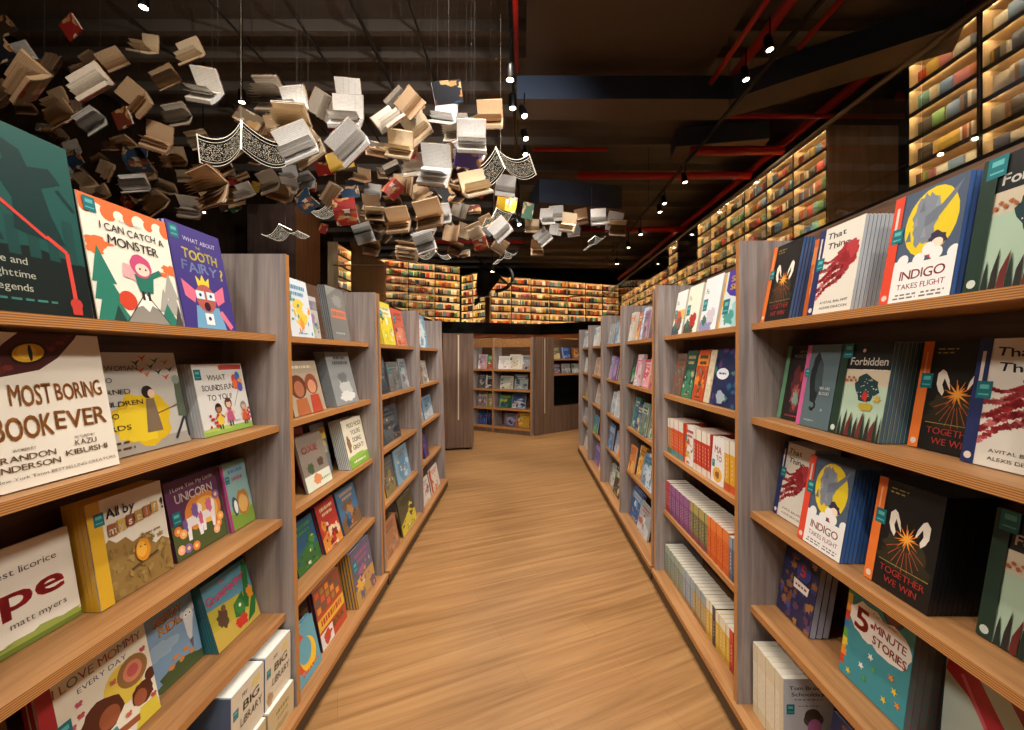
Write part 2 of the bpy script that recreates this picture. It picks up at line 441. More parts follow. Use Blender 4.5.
def a_boring(c):
    c.rect(0, 0, 1, 1, '#eae1cf')
    c.poly([(.2, .69), (.38, .72), (.55, .75), (.68, .83), (.82, .97), (.84, 1), (.46, 1), (.36, .92), (.26, .8)], '#4a1f1b')
    q = random.Random(2)
    for i in range(16): c.blob(.27 + i * .034, .75 + i * .015 + q.uniform(-.03, .03), .03, .018, '#7a2f25' if i % 2 else '#5d2620', i)
    c.ell(.5, .865, .12, .075, '#2a1512', rot=14); c.ell(.5, .865, .1, .06, '#d9a21e', rot=14); c.ell(.49, .87, .06, .045, '#e8c04a', rot=14); c.ell(.51, .865, .013, .055, '#17100d')
    br = '#a9703a'
    c.text('THE', .2, .56, .07, br, bold=.04, fit=.15, jit=3); c.text('MOST', .47, .52, .14, br, bold=.045, fit=.25, jit=4); c.text('BORING', .79, .54, .12, br, bold=.045, fit=.33, jit=4, rot=3)
    c.text('BOOK', .4, .31, .15, br, bold=.05, fit=.34, jit=3); c.text('EVER', .77, .335, .13, br, bold=.045, fit=.36, jit=3)
    c.text('WORDS BY', .38, .235, .018, '#8b6b4a'); c.text('PICTURES BY', .77, .255, .018, '#8b6b4a')
    c.text('BRANDON', .38, .175, .04, '#7a5638', fit=.36); c.text('SANDERSON', .36, .115, .04, '#7a5638', fit=.44); c.text('KAZU', .77, .205, .04, '#7a5638'); c.text('KIBUISHI', .77, .145, .04, '#7a5638', fit=.3)
    c.text('#1 New York Times BESTSELLING CREATORS', .56, .06, .02, '#7d7468', fit=.82, bold=0)

def a_woman(c):
    c.rect(0, 0, 1, 1, '#bdb9ae'); c.rect(0, 0, 1, .12, '#a29c8f'); c.blob(.5, .33, .32, .27, '#d8b31f', 3, .15); c.blob(.42, .28, .24, .2, '#e6c72e', 8, .2)
    for i, (u, v) in enumerate([(.52, .9), (.6, .95), (.68, .86), (.62, .78), (.76, .8), (.84, .74), (.74, .92), (.86, .9), (.9, .82), (.56, .82)]):
        col = ['#2c3430', '#b7452e', '#37544c', '#c9642e'][i % 4]; c.poly([(u - .06, v + .02), (u - .01, v), (u + .05, v + .03), (u + .01, v - .015), (u, v - .04), (u - .02, v - .012)], col)
    c.poly([(.5, .18), (.68, .18), (.64, .52), (.55, .52)], '#7d6a52'); c.disc(.58, .59, .065, '#2b2320'); c.ell(.62, .57, .04, .045, '#e0bfa2')
    c.line([(.66, .36), (.98, .44)], .012, '#5b4a38'); c.line([(.98, .3), (.82, .06)], .03, '#2f3436'); c.line([(.99, .3), (1., .06)], .04, '#2f3436'); c.poly([(.9, .3), (1, .28), (1, .7), (.92, .66)], '#55604c'); c.disc(.95, .7, .05, '#8d9a8a')
    for i, (t, w) in enumerate([('THE WOMAN', .5), ('WHO', .2), ('TURNED', .36), ('CHILDREN', .47), ('INTO', .2), ('BIRDS', .3)]):
        c.text(t, .04 if i else .02, .82 - i * .115, .05, '#2a2725', 'l', fit=w, jit=4, bold=0)
    c.bars(.1, .3, .12, .02, '#5b3a2a', 4); c.bars(.12, .34, .06, .02, '#5b3a2a', 5)

def a_sounds(c):
    c.rect(0, 0, 1, 1, '#dad8d0'); c.rect(0, 0, 1, .09, '#8fae4e'); c.blob(.3, .08, .3, .03, '#a9bf5e', 3); c.rect(.5, .91, .98, .98, '#b8433a'); c.sticker(0.02, .78, .12)
    for i, (u, v) in enumerate([(.78, .76), (.86, .8), (.9, .7), (.82, .68), (.88, .64), (.78, .68)]): c.ell(u, v, .055, .075, ['#d5453d', '#3a78b8', '#e5a13a', '#c23f6c', '#5a62b0', '#e86a3a'][i])
    c.line([(.84, .62), (.68, .36)], .008, '#444444')
    c.text('WHAT', .42, .76, .085, '#3b3a38', jit=5, bold=0); c.text('SOUNDS FUN', .42, .62, .085, '#3b3a38', fit=.62, jit=5, bold=0); c.text('TO YOU?', .42, .48, .085, '#3b3a38', jit=5, bold=0)
    c.person(.34, .06, .38, '#2c1d18', '#a8714c', '#e3c23e'); c.person(.55, .08, .42, '#5a2f22', '#e2b596', '#b85a7a'); c.person(.86, .06, .36, '#8a8a80', '#d9a684', '#cf5a34')
    for i in range(9): c.disc(.14 + (i * 29 % 17) * .01, .12 + (i % 4) * .05, .022, '#b8323a')
    for i in range(6): c.disc(.93 + (i % 2) * .03, .12 + i * .035, .022, '#b8323a')
    c.text('NANCY SHAW', .6, .13, .03, '#4a4a46', bold=0)

def a_rope(c):
    c.rect(0, 0, 1, 1, '#e7dfce'); c.blob(.5, .04, .6, .07, '#7d8b38', 3, .3); c.blob(.75, .07, .35, .05, '#98a24c', 9, .3); c.rect(0, 0, 1, .05, '#6c7a30')
    c.text('the biggest licorice', .88, .72, .07, '#5a4a44', 'r', fit=.74, bold=.01); c.text('rope', .9, .4, .25, '#a92a2c', 'r', fit=.9, bold=.05); c.text('matt myers', .9, .22, .065, '#6a5f56', 'r', fit=.4, bold=.01)

def a_myself(c):
    c.rect(0, 0, 1, 1, '#e2d9c6'); q = random.Random(4)
    c.poly([(.14, 0), (1, 0), (1, .34), (.9, .4), (.8, .36), (.7, .44), (.6, .5), (.5, .48), (.42, .56), (.3, .54), (.22, .6), (.14, .55)], '#93743f')
    for i in range(46): c.blob(q.uniform(.18, .98), q.uniform(.02, .5), q.uniform(.02, .05), q.uniform(.02, .04), q.choice(['#8a6d39', '#9d7f48', '#846838', '#a4854c']), i, .5)
    c.text('All by', .4, .8, .1, '#2d2a26', fit=.36, bold=.02)
    for i, ch in enumerate('myself'):
        u = .27 + i * .115; c.rect(u - .05, .62 + i * .012, u + .05, .74 + i * .012, ['#9c5a34', '#c9a24e', '#8a4a30', '#b48a44', '#a35f38', '#c29a50'][i]); c.text(ch, u, .64 + i * .012, .08, '#fbf3df', bold=.05)
    c.text('!', .96, .7, .12, '#2d2a26', bold=.03); c.bars(.66, .9, .5, .015, '#8b6a3a', 2)
    c.line([(.42, .22), (.8, .28)], .03, '#5a4526'); c.ell(.6, .36, .1, .115, '#d98d25'); c.ell(.58, .37, .07, .08, '#e8ab3e'); c.disc(.57, .4, .01, '#222222'); c.disc(.63, .4, .01, '#222222')
    c.rect(0, 0, .16, 1, '#d9a92c'); c.sticker(.07, .76, .12)

def a_unicorn(c):
    c.rect(0, 0, 1, 1, '#5d3150'); c.poly([(0, 0), (1, 0), (1, .36), (.6, .46), (.3, .38), (0, .45)], '#5c5a34'); c.ell(.62, .48, .36, .26, '#d8843a'); c.ell(.66, .46, .25, .2, '#ecb04a')
    c.poly([(0, 0), (1, 0), (1, .26), (.6, .3), (.3, .26), (0, .3)], '#4f5a30')
    for u, v, k, hc in [(.4, .28, 1., '#7a5a9a'), (.68, .3, .9, '#d06a8a')]:
        c.poly([(u - .14 * k, v + .18 * k), (u + .1 * k, v + .2 * k), (u + .14 * k, v + .33 * k), (u + .2 * k, v + .27 * k), (u + .17 * k, v + .12 * k), (u + .14 * k, v - .1 * k), (u + .08 * k, v - .1 * k), (u + .06 * k, v + .06 * k), (u - .06 * k, v + .06 * k), (u - .08 * k, v - .1 * k), (u - .14 * k, v - .1 * k)], '#efe6e2')
        c.blob(u + .06 * k, v + .25 * k, .06, .1, hc, 3); c.blob(u - .16 * k, v + .1 * k, .04, .09, hc, 5)
    for i, (u, v) in enumerate([(.1, .36), (.18, .3), (.1, .12), (.22, .1), (.86, .22), (.92, .3), (.8, .15), (.9, .62), (.36, .08)]): c.disc(u, v, .07, ['#e8853e', '#f0a860', '#f2b08a', '#8a6aa0'][i % 4], 10); c.disc(u, v, .03, '#f5cf8a', 8)
    c.text('I Love You, My Little', .5, .87, .055, '#ece2dc', fit=.82, bold=0, rot=2); c.text('UNICORN', .5, .7, .12, '#f2e6d4', fit=.72, bold=.03); c.sticker(.04, .44, .15)

def a_hedgehog(c):
    c.rect(0, 0, 1, 1, '#86a9a4'); c.rect(0, 0, 1, .25, '#7d9a3c'); c.blob(.5, .26, .5, .06, '#94ab48', 4); c.blob(.62, .36, .27, .2, '#b0783a', 3, .1); c.blob(.62, .34, .18, .14, '#d8a860', 6, .1)
    c.blob(.3, .34, .13, .14, '#3a5a6a', 4, .1); c.ell(.32, .33, .07, .1, '#e8e2d4'); c.bars(.25, .85, .84, .05, '#5a6fae', 2); c.bars(.35, .8, .72, .05, '#a05a78', 3); c.rect(0, 0, .08, 1, '#b0307c'); c.sticker(.1, .7, .16)

def a_voors(c):
    c.rect(0, 0, 1, 1, '#8a6638'); c.poly([(0, 0), (1, 0), (1, .3), (.5, .5), (0, .4)], '#6e3d28'); c.text('voors', .6, .7, .12, '#20160f', jit=8, fit=.6, bold=.03); c.bars(.3, .9, .6, .02, '#2d2016', 2)

def a_mommy(c):
    c.rect(0, 0, 1, 1, '#e9e0c9'); mc = ['#7d8f6a', '#b5533f', '#c9763f', '#5f8a86', '#a8456a']
    c.text('I LOVE MOMMY', .54, .84, .085, '#b5533f', fit=.82, jit=5, cols=mc); c.text('EVERY DAY', .54, .74, .05, '#4a5a6a', fit=.46, bold=.01)
    c.ell(.7, .52, .2, .2, '#e8cb50'); c.ell(.8, .58, .16, .15, '#9a7040'); c.ell(.8, .58, .1, .1, '#d98a6a'); c.ell(.8, .585, .06, .06, '#c9605a')
    c.blob(.47, .38, .2, .16, '#5a2d1e', 4, .1); c.ell(.52, .33, .1, .1, '#9c5638'); c.poly([(.3, 0), (.62, 0), (.56, .2), (.4, .2)], '#4a8f96'); c.rect(.34, .06, .58, .09, '#e5ddc8'); c.rect(.36, .13, .56, .155, '#e5ddc8')
    c.blob(.85, .3, .12, .11, '#5a2d1e', 7, .1); c.disc(.96, .42, .06, '#5a2d1e'); c.ell(.82, .27, .07, .08, '#9c5638'); c.poly([(.72, 0), (1, 0), (.98, .17), (.8, .17)], '#d9c23e'); c.line([(.56, .12), (.78, .1)], .06, '#9c5638')
    for i, (u, v) in enumerate([(.3, .55), (.25, .4), (.3, .66), (.93, .72), (.6, .62), (.22, .5), (.95, .2), (.68, .22)]): c.disc(u - .015, v, .018, ['#b5533f', '#c9763f', '#c2566a'][i % 3], 8); c.disc(u + .015, v, .018, ['#b5533f', '#c9763f', '#c2566a'][i % 3], 8); c.tri(u, v - .03, .06, .0301, '#c2566a')
    c.rect(0, 0, .12, 1, '#a82a2e'); c.sticker(.1, .44, .12)

def a_breezy(c):
    c.rect(0, 0, 1, 1, '#7f9fba'); c.blob(.7, .02, .7, .16, '#4a5a34', 4, .3); c.blob(.3, .5, .3, .1, '#9ab5c8', 6)
    for t, v, u in (('BREEZY', .8, .5), ('RIDER', .66, .56)): c.text(t, u + .008, v - .008, .11, '#7a3a1a', fit=.52, bold=.06, jit=6); c.text(t, u, v, .1, '#f5a83e', fit=.5, bold=.03, jit=6, seed=1)
    c.poly([(.76, .64), (.96, .66), (.88, .42), (.84, .28), (.78, .42)], '#d6d8d6'); c.disc(.96, .76, .07, '#c5c8c6'); c.disc(.76, .72, .05, '#c5c8c6'); c.ell(.86, .66, .1, .1, '#dcdcd8'); c.poly([(.8, .34), (.88, .36), (.84, .2)], '#6a5a62')
    for u in (.82, .9): c.disc(u, .69, .035, '#f4f0e4'); c.disc(u, .69, .016, '#222222')
    for i in range(5): c.blob(.4 + i * .1, .2 + (i % 2) * .08, .06, .03, '#d08a4a', i)

def a_grass(c):
    c.rect(0, 0, 1, 1, '#5a8fa0'); c.poly([(0, 0), (1, 0), (1, .5), (0, .62)], '#b5a83a'); c.poly([(0, 0), (1, 0), (1, .2), (0, .3)], '#c6a94a')
    for pts in ([(.9, 1), (.8, .6), (.7, .3), (.8, .25), (.92, .55), (1, .9)], [(.75, .55), (.5, .45), (.48, .25), (.66, .18), (.74, .3)], [(1, .5), (.86, .3), (.7, .05), (.9, .1), (1, .3)]): c.poly(pts, '#2f6a30')
    c.ell(.62, .36, .1, .13, '#3f7d38', rot=30); c.disc(.63, .38, .03, '#e6ead2'); c.blob(.25, .4, .11, .15, '#5a4030', 3); c.disc(.3, .52, .05, '#7a4a34'); c.blob(.58, .14, .13, .09, '#c8382c', 5); c.blob(.9, .45, .07, .1, '#d98a2e', 5)
    c.text('the', .4, .87, .06, '#f2507e', jit=6, bold=.03); c.text('Grasshopper', .46, .7, .13, '#f2507e', fit=.84, jit=6, rot=5, bold=.04)

def strip(c, col): c.rect(0, 0, .15, 1, col); c.disc(.075, .06, .045, '#d9c7b4', 10); c.rect(.055, .6, .095, .9, '#d8cdbf') if col != '#e0732f' else c.rect(.06, .62, .085, .9, '#f0b080')
def a_win(c):
    c.rect(0, 0, 1, 1, '#1b1816'); c.blob(.55, .36, .3, .16, '#37301f', 5, .3); c.blob(.55, .3, .36, .1, '#2c2719', 6, .3)
    for sx in (-1, 1):
        c.poly([(.57 + sx * .1, .55), (.57 + sx * .13, .64), (.57 + sx * .19, .72), (.57 + sx * .24, .74), (.57 + sx * .3, .7), (.57 + sx * .3, .6), (.57 + sx * .26, .54), (.57 + sx * .2, .5), (.57 + sx * .18, .54), (.57 + sx * .22, .6), (.57 + sx * .2, .66), (.57 + sx * .15, .6)], '#e9dfcd')
    c.burst(.57, .52, .21, .05, 11, '#d9742a'); c.burst(.57, .52, .14, .04, 9, '#f0a83e', 10)
    for i in range(9): t = R(200 + i * 17); c.line([(.57 + .1 * cos(t), .48 + .08 * sin(t)), (.57 + .3 * cos(t), .48 + .26 * sin(t))], .008, '#b0563a')
    c.line([(.2, .25), (.95, .25)], .008, '#a08a4a'); c.text('TOGETHER', .58, .155, .06, '#c1453a', fit=.68, bold=.015); c.text('WE WIN', .58, .065, .06, '#c1453a', fit=.5, bold=.015)
    c.bars(.22, .5, .92, .012, '#a08a4a', 2); c.bars(.22, .45, .885, .012, '#a08a4a', 3); strip(c, '#e0732f'); c.sticker(.04, .56, .17)
def a_thing(c):
    c.rect(0, 0, 1, 1, '#dcd5c6'); r = '#9e2a2f'
    c.text('That', .42, .86, .07, '#24262b', fit=.42, jit=8, bold=.03); c.text('Thing', .5, .74, .07, '#24262b', fit=.5, jit=8, bold=.03)
    q = random.Random(4)
    for v0, v1, wd in [(.6, .5, .1), (.5, .3, .1), (.46, .2, .08), (.55, .4, .09), (.62, .6, .05)]:
        for j in range(16):
            t = j / 15; u = .76 - .6 * t; v = v0 + (v1 - v0) * t + .02 * sin(t * 7 + v0 * 20)
            c.blob(u, v, .05 + .02 * q.random(), wd * (.28 + .22 * q.random()) * (1 - .5 * t), q.choice([r, '#8c2329', '#b5474a', '#a83238', '#c46a66']), j, .35); c.k -= 1
        c.k += 1
    c.blob(.76, .63, .22, .14, r, 3, .18); c.blob(.82, .68, .15, .1, '#b23a3e', 7, .2); c.blob(.7, .6, .1, .07, '#8c2329', 9, .3)
    c.text('AVITAL BALWIT', .6, .115, .028, '#3a3836', fit=.62, bold=0); c.text('ALEXIS DEACON', .6, .055, .028, '#3a3836', fit=.62, bold=0); strip(c, '#26305c'); c.sticker(.05, .52, .17)
def a_indigo(c):
    c.rect(0, 0, 1, 1, '#4d5a6d'); c.ell(.58, .68, .36, .3, '#e0c32a'); g = '#7f858e'
    c.blob(.5, .68, .17, .22, g, 5, .25); c.blob(.48, .86, .13, .07, g, 8, .35); c.poly([(.5, .74), (.7, .8), (.94, .96), (.86, .84), (.66, .68), (.5, .64)], '#6d747e')
    for i in range(6): c.tri(.3 + i * .07, .55 + (i % 3) * .12, .08, .1, ['#6d747e', '#8f959c'][i % 2])
    c.blob(.72, .5, .13, .07, '#3c3344', 4); c.ell(.72, .47, .08, .045, '#f0d8bf'); c.blob(.68, .4, .08, .05, '#c23a30', 6)
    for i in range(8): c.disc(.16 + i * .115, .33 + .05 * sin(i * 1.9) + (.06 if 2 < i < 6 else 0), .085, '#e9e6e0', 14)
    c.rect(0, 0, 1, .34, '#e9e6e0'); c.text('INDIGO', .58, .2, .085, '#a33a34', fit=.62, bold=.02, jit=3); c.text('TAKES FLIGHT', .58, .115, .05, '#a33a34', fit=.66, bold=.01, jit=3)
    c.bars(.25, .55, .06, .014, '#77716a', 3); c.bars(.62, .92, .06, .014, '#77716a', 4); c.bars(.22, .55, .03, .014, '#77716a', 5); c.bars(.6, .9, .03, .014, '#77716a', 6); strip(c, '#d9482f'); c.sticker(.04, .56, .17)
def a_forb(c):
    c.rect(0, 0, 1, 1, '#a9bfa5'); c.rect(0, .72, 1, 1, '#1c1d1b'); c.rect(0, .55, 1, .72, '#c9bba0')
    c.text('Forbidden', .58, .765, .085, '#ece8dc', fit=.72, bold=.04, jit=2); c.disc(.46, .92, .03, '#d8c8b8'); c.bars(.5, .95, .71, .012, '#d8d0c0', 2)
    c.blob(.62, .53, .25, .13, '#1f3a3c', 4, .2); q = random.Random(3)
    for i in range(26): c.disc(.62 + q.uniform(-.2, .2), .53 + q.uniform(-.1, .1), .009, '#d6d2c0', 6)
    c.poly([(.6, .5), (.68, .46), (.66, .38), (.56, .42)], '#b8322c'); c.blob(.66, .33, .13, .04, '#b09a34', 5, .2); c.burst(.86, .42, .09, .03, 7, '#c9a23a')
    for i in range(11): u = .18 + i * .078; c.poly([(u, 0), (u + .07, 0), (u + .03 + .03 * (i % 3), .22 + .1 * (i * 7 % 4) / 4), (u + .01, .12)], ['#24302a', '#2f2a26', '#6a2a26'][i % 3])
    for i in range(5): c.blob(.2 + i * .05, .6 + (i % 2) * .03, .025, .014, '#a85a2e', i)
    c.rect(0, 0, .17, 1, '#24382c'); c.disc(.08, .06, .05, '#c6cbbd', 10); c.sticker(.05, .84, .2)
def a_city(c):
    c.rect(0, 0, 1, 1, '#27201f'); c.rect(0, 0, .15, 1, '#5d8a68'); c.text('CITY OF', .62, .9, .035, '#c8c2b8', bold=0); c.text('MONSTERS', .58, .835, .05, '#c8c2b8', fit=.55, bold=.02)
    c.blob(.58, .42, .26, .26, '#5a2a2c', 4, .35); c.blob(.55, .34, .16, .16, '#9c4a48', 7, .4); c.blob(.56, .3, .1, .1, '#7a9a8a', 9, .4); c.blob(.68, .6, .06, .06, '#a82f34', 2, .4); c.bars(.3, .85, .05, .02, '#a03a38', 3)
def a_blood(c):
    c.rect(0, 0, 1, 1, '#56686c'); c.rect(0, 0, .13, 1, '#c45a8c'); c.blob(.42, .6, .2, .28, '#1d2426', 4, .15); c.blob(.5, .62, .1, .2, '#3c4a4c', 6, .15); c.line([(.42, .35), (.52, .26), (.42, .2), (.36, .24)], .06, '#1d2426')
    c.text('WE ARE', .72, .46, .035, '#e4e2da', 'c', bold=.02); c.text('BLOOD', .72, .4, .035, '#e4e2da', bold=.02); c.text('MARGARET M', .4, .07, .02, '#d0d0c8', bold=0); c.disc(.72, .22, .03, '#8d9a8a'); c.sticker(.04, .6, .15)
def a_blue5(c):
    c.rect(0, 0, 1, 1, '#2b2a4a'); q = random.Random(5)
    for i in range(40): c.blob(q.random(), q.random(), q.uniform(.04, .1), q.uniform(.03, .07), q.choice(['#7a4a2e', '#4a4a86', '#8a5a3a', '#3a3a6e', '#5a3a52', '#a0703a']), i, .4)
    c.disc(.62, .8, .2, '#3c3c78'); c.text('5', .6, .72, .18, '#d84a34', bold=.06); c.poly([(.4, .5), (.8, .5), (.82, .62), (.38, .64)], '#e6dcd0'); c.bars(.44, .78, .55, .03, '#8a4a34', 3)
def a_coco(c):
    c.rect(0, 0, 1, 1, '#3c8f98'); q = random.Random(6)
    for i in range(9): c.rect(0, .1 + i * .1, .1, .2 + i * .1, ['#c9402f', '#e08a2e', '#e6c63c', '#5aa04a', '#3a78b0'][i % 5])
    for i in range(6): c.blob(.12, .15 + i * .15, .05, .08, '#3c8f98', i, .4)
    c.disc(.7, .98, .16, '#2a4f5c'); c.disc(.7, .98, .12, '#7a4a40'); c.blob(.36, .72, .28, .19, '#ece6da', 3, .1); c.blob(.68, .68, .31, .19, '#ece6da', 5, .08)
    c.text('5', .27, .6, .24, '#b0382a', bold=.06, fit=.2); c.disc(.43, .72, .028, '#b0382a', 10); c.text('CoComelon', .6, .83, .04, '#c9402f', fit=.36, rot=-2, cols=['#c9402f', '#5aa04a', '#3a78b0', '#e08a2e'])
    c.text('MINUTE', .69, .69, .085, '#a8362a', fit=.46, rot=-2, bold=.04); c.text('STORIES', .7, .56, .085, '#a8362a', fit=.48, rot=-2, bold=.04)
    for i in range(9): c.burst(.16 + (i * 37 % 80) / 100, .08 + (i * 23 % 36) / 100, .05, .022, 5, ['#e6c63c', '#5aa04a', '#e08a2e', '#ece6da'][i % 4])
def a_swoosh(c):
    c.rect(0, 0, 1, 1, '#b9c6b8'); c.poly([(.05, .9), (.4, .75), (.7, .5), (.9, .2), (1, 0), (.8, 0), (.6, .3), (.3, .55), (0, .65)], '#b0283a'); c.poly([(.3, 1), (.6, .85), (.9, .6), (1, .4), (1, .7), (.8, .95)], '#8f2a38'); c.line([(.2, .7), (.7, .2)], .05, '#d0606a'); c.sticker(.12, .78, .2)
def a_tom(c):
    c.rect(0, 0, 1, 1, '#b8bdc2'); c.text("Tom Brown's", .52, .86, .05, '#26282b', fit=.8, bold=.03); c.text('Schooldays', .52, .78, .05, '#26282b', fit=.72, bold=.02); c.bars(.22, .8, .73, .012, '#40444a', 3); c.bars(.3, .7, .65, .01, '#40444a', 4)
    c.sticker(.06, .55, .16); c.ell(.6, .48, .2, .1, '#5a4f46'); c.ell(.58, .53, .16, .09, '#4a4038'); c.ell(.62, .38, .14, .11, '#b06a9a'); c.poly([(.4, .0), (.9, .0), (.85, .24), (.6, .28), (.46, .2)], '#4f4038'); c.line([(.46, .2), (.3, .32)], .07, '#4f4038'); c.blob(.14, .1, .1, .06, '#9a958c', 3)

def a_zero(c):
    c.rect(0, 0, 1, 1, '#5f9aa8'); c.ell(.35, .55, .26, .36, '#c9502f'); c.ell(.35, .55, .12, .2, '#5f9aa8'); c.ell(.6, .42, .3, .3, '#e6b52e'); c.ell(.52, .52, .24, .24, '#5f9aa8'); c.bars(.3, .9, .12, .05, '#c9502f', 3)
def a_bookred(c):
    c.rect(0, 0, 1, 1, '#b8442e'); c.rect(0, .55, 1, 1, '#8f4a34')
    for i in range(14): c.rect(.05 + (i % 5) * .18, .58 + (i // 5) * .13, .18 + (i % 5) * .18, .68 + (i // 5) * .13, ['#d98a3a', '#6a5a4a', '#c95a3a', '#a8793a'][i % 4])
    c.rect(.0, .3, 1, .5, '#d9a93a'); c.bars(.1, .9, .36, .1, '#b8442e', 3); c.text('BOOK', .7, .14, .12, '#4f7a34', fit=.42, bold=.04); c.rect(0, 0, .45, .26, '#d5d0c8'); c.blob(.24, .14, .14, .1, '#b8442e', 2)
def a_moo(c):
    c.rect(0, 0, 1, 1, '#e4ddc4'); c.rect(0, 0, 1, .2, '#7fa83e'); c.blob(.5, .2, .5, .05, '#8fb54a', 2)
    for i, t in enumerate(['MOO HOO!', "YOU'RE", 'DOING', 'GREAT!']): c.text(t, .58, .82 - i * .16, .1, '#3b3128', fit=[.7, .5, .44, .54][i], jit=4, bold=.02)
    c.blob(.16, .5, .1, .16, '#8a6a48', 4); c.bars(.2, .8, .08, .04, '#e6e8c8', 3)
def a_people(c):
    c.rect(0, 0, 1, 1, '#a89880'); c.bars(.2, .8, .86, .05, '#d8cfba', 2); c.ell(.28, .52, .24, .22, '#6a3a26'); c.ell(.7, .55, .2, .2, '#8a4a34'); c.ell(.3, .48, .14, .15, '#a8684a'); c.ell(.7, .5, .13, .13, '#c98a68'); c.poly([(.1, 0), (.5, 0), (.46, .3), (.14, .3)], '#a8623a'); c.poly([(.55, 0), (.9, 0), (.85, .34), (.58, .34)], '#b0442e')
def a_greymag(c):
    c.rect(0, 0, 1, 1, '#75746f'); c.rect(.12, .42, .92, .58, '#d6744a'); c.bars(.16, .88, .46, .08, '#75746f', 2); c.blob(.55, .75, .25, .12, '#8d8b86', 3); c.bars(.2, .7, .12, .03, '#b8b6b0', 4); c.poly([(0, .8), (.6, 1), (0, 1)], '#8b8a85')
def a_grey2(c):
    c.rect(0, 0, 1, 1, '#878a88'); c.bars(.3, .8, .86, .05, '#3a3c3c', 2); c.bars(.22, .86, .76, .06, '#3a3c3c', 3); c.blob(.55, .3, .28, .2, '#b9bbb6', 4); c.blob(.5, .5, .18, .1, '#6a6c6a', 5); c.blob(.55, .15, .3, .1, '#d0d0ca', 6)
def a_oxie(c):
    c.rect(0, 0, 1, 1, '#8a7d70'); c.rect(0, 0, 1, .27, '#d8dcc8'); c.text('OXIE', .42, .66, .13, '#b0483a', fit=.62, bold=.04); c.blob(.3, .38, .12, .1, '#4a5a3a', 3); c.blob(.7, .42, .12, .08, '#5a4a3e', 5); c.blob(.45, .16, .14, .1, '#d98a5a', 6); c.bars(.6, .95, .1, .04, '#7a9a6a', 4)
def a_seek(c):
    c.rect(0, 0, 1, 1, '#cfd8d8'); c.poly([(.1, 1), (1, 1), (1, .58), (.6, .48), (.25, .56), (.1, .66)], '#4a3590'); c.text('SEA', .42, .8, .1, '#e6c43c', fit=.4, bold=.04); c.text('SEA', .42, .66, .1, '#e6c43c', fit=.4, bold=.04)
    c.blob(.6, .22, .3, .2, '#9cc4c4', 4, .3); c.blob(.3, .16, .16, .12, '#4f9a90', 5, .4); c.blob(.12, .44, .1, .06, '#b8673a', 6); c.rect(0, 0, .05, 1, '#d9a23a'); c.sticker(.08, .24, .2)
def a_fa(i):
    def f(c):
        c.rect(0, 0, 1, 1, ['#dfe3de', '#dce2cf', '#e3e3e3'][i]); c.text('Fa', .12, .7, .1, ['#3a5a6a', '#8a6a3a', '#5a5f86'][i], 'l', bold=.03, jit=3)
        if i == 0: c.rect(0, .34, 1, .56, '#e0b45a'); c.disc(.45, .36, .3, '#c8523a')
        c.blob(.3, .1, .5, .12, ['#3a4a52', '#4a4a3a', '#8a8ab0'][i], 3); c.blob(.6, .26, .24, .14, ['#7a5a4a', '#b0342e', '#c9c0c8'][i], 5); c.blob(.25, .2, .12, .1, '#3a6a5a', 6); c.sticker(.04, .38, .26)
    return f
def a_navy(c):
    c.rect(0, 0, 1, 1, '#232c50'); q = random.Random(3)
    for i in range(30): c.blob(q.random(), q.random(), q.uniform(.04, .1), q.uniform(.03, .07), q.choice(['#2f5a7a', '#3a3a72', '#4a7a72', '#5a3a6a', '#1a2038']), i, .4)
    c.ell(.34, .55, .24, .1, '#dfe3e6'); c.bars(.2, .5, .54, .03, '#3a3a60', 2); c.blob(.4, .15, .2, .1, '#9aa8b0', 4)
def a_box(c):
    c.rect(0, 0, 1, 1, '#d5c8b0'); c.sticker(.06, .56, .15)
    c.text('BIG', .6, .55, .16, '#8a6a3a', fit=.5, jit=5, cols=['#b0703a', '#7a8a4a', '#a0523a'], bold=.03); c.text('LiBRARY', .6, .32, .15, '#7a5a3a', fit=.66, jit=5, bold=.02, cols=['#7a5a3a', '#a0523a', '#6a7a4a'])
    c.text('MY', .4, .8, .08, '#7a5a3a', jit=5); c.blob(.75, .84, .14, .08, '#d9c478', 3); c.blob(.18, .14, .13, .12, '#b08a62', 4)
def a_box2(c):
    c.rect(0, 0, 1, 1, '#c9b58a'); c.bars(.3, .8, .62, .12, '#8a7a4a', 3); c.bars(.35, .75, .42, .1, '#9a8a5a', 4); c.blob(.5, .2, .3, .1, '#b09a6a', 3)

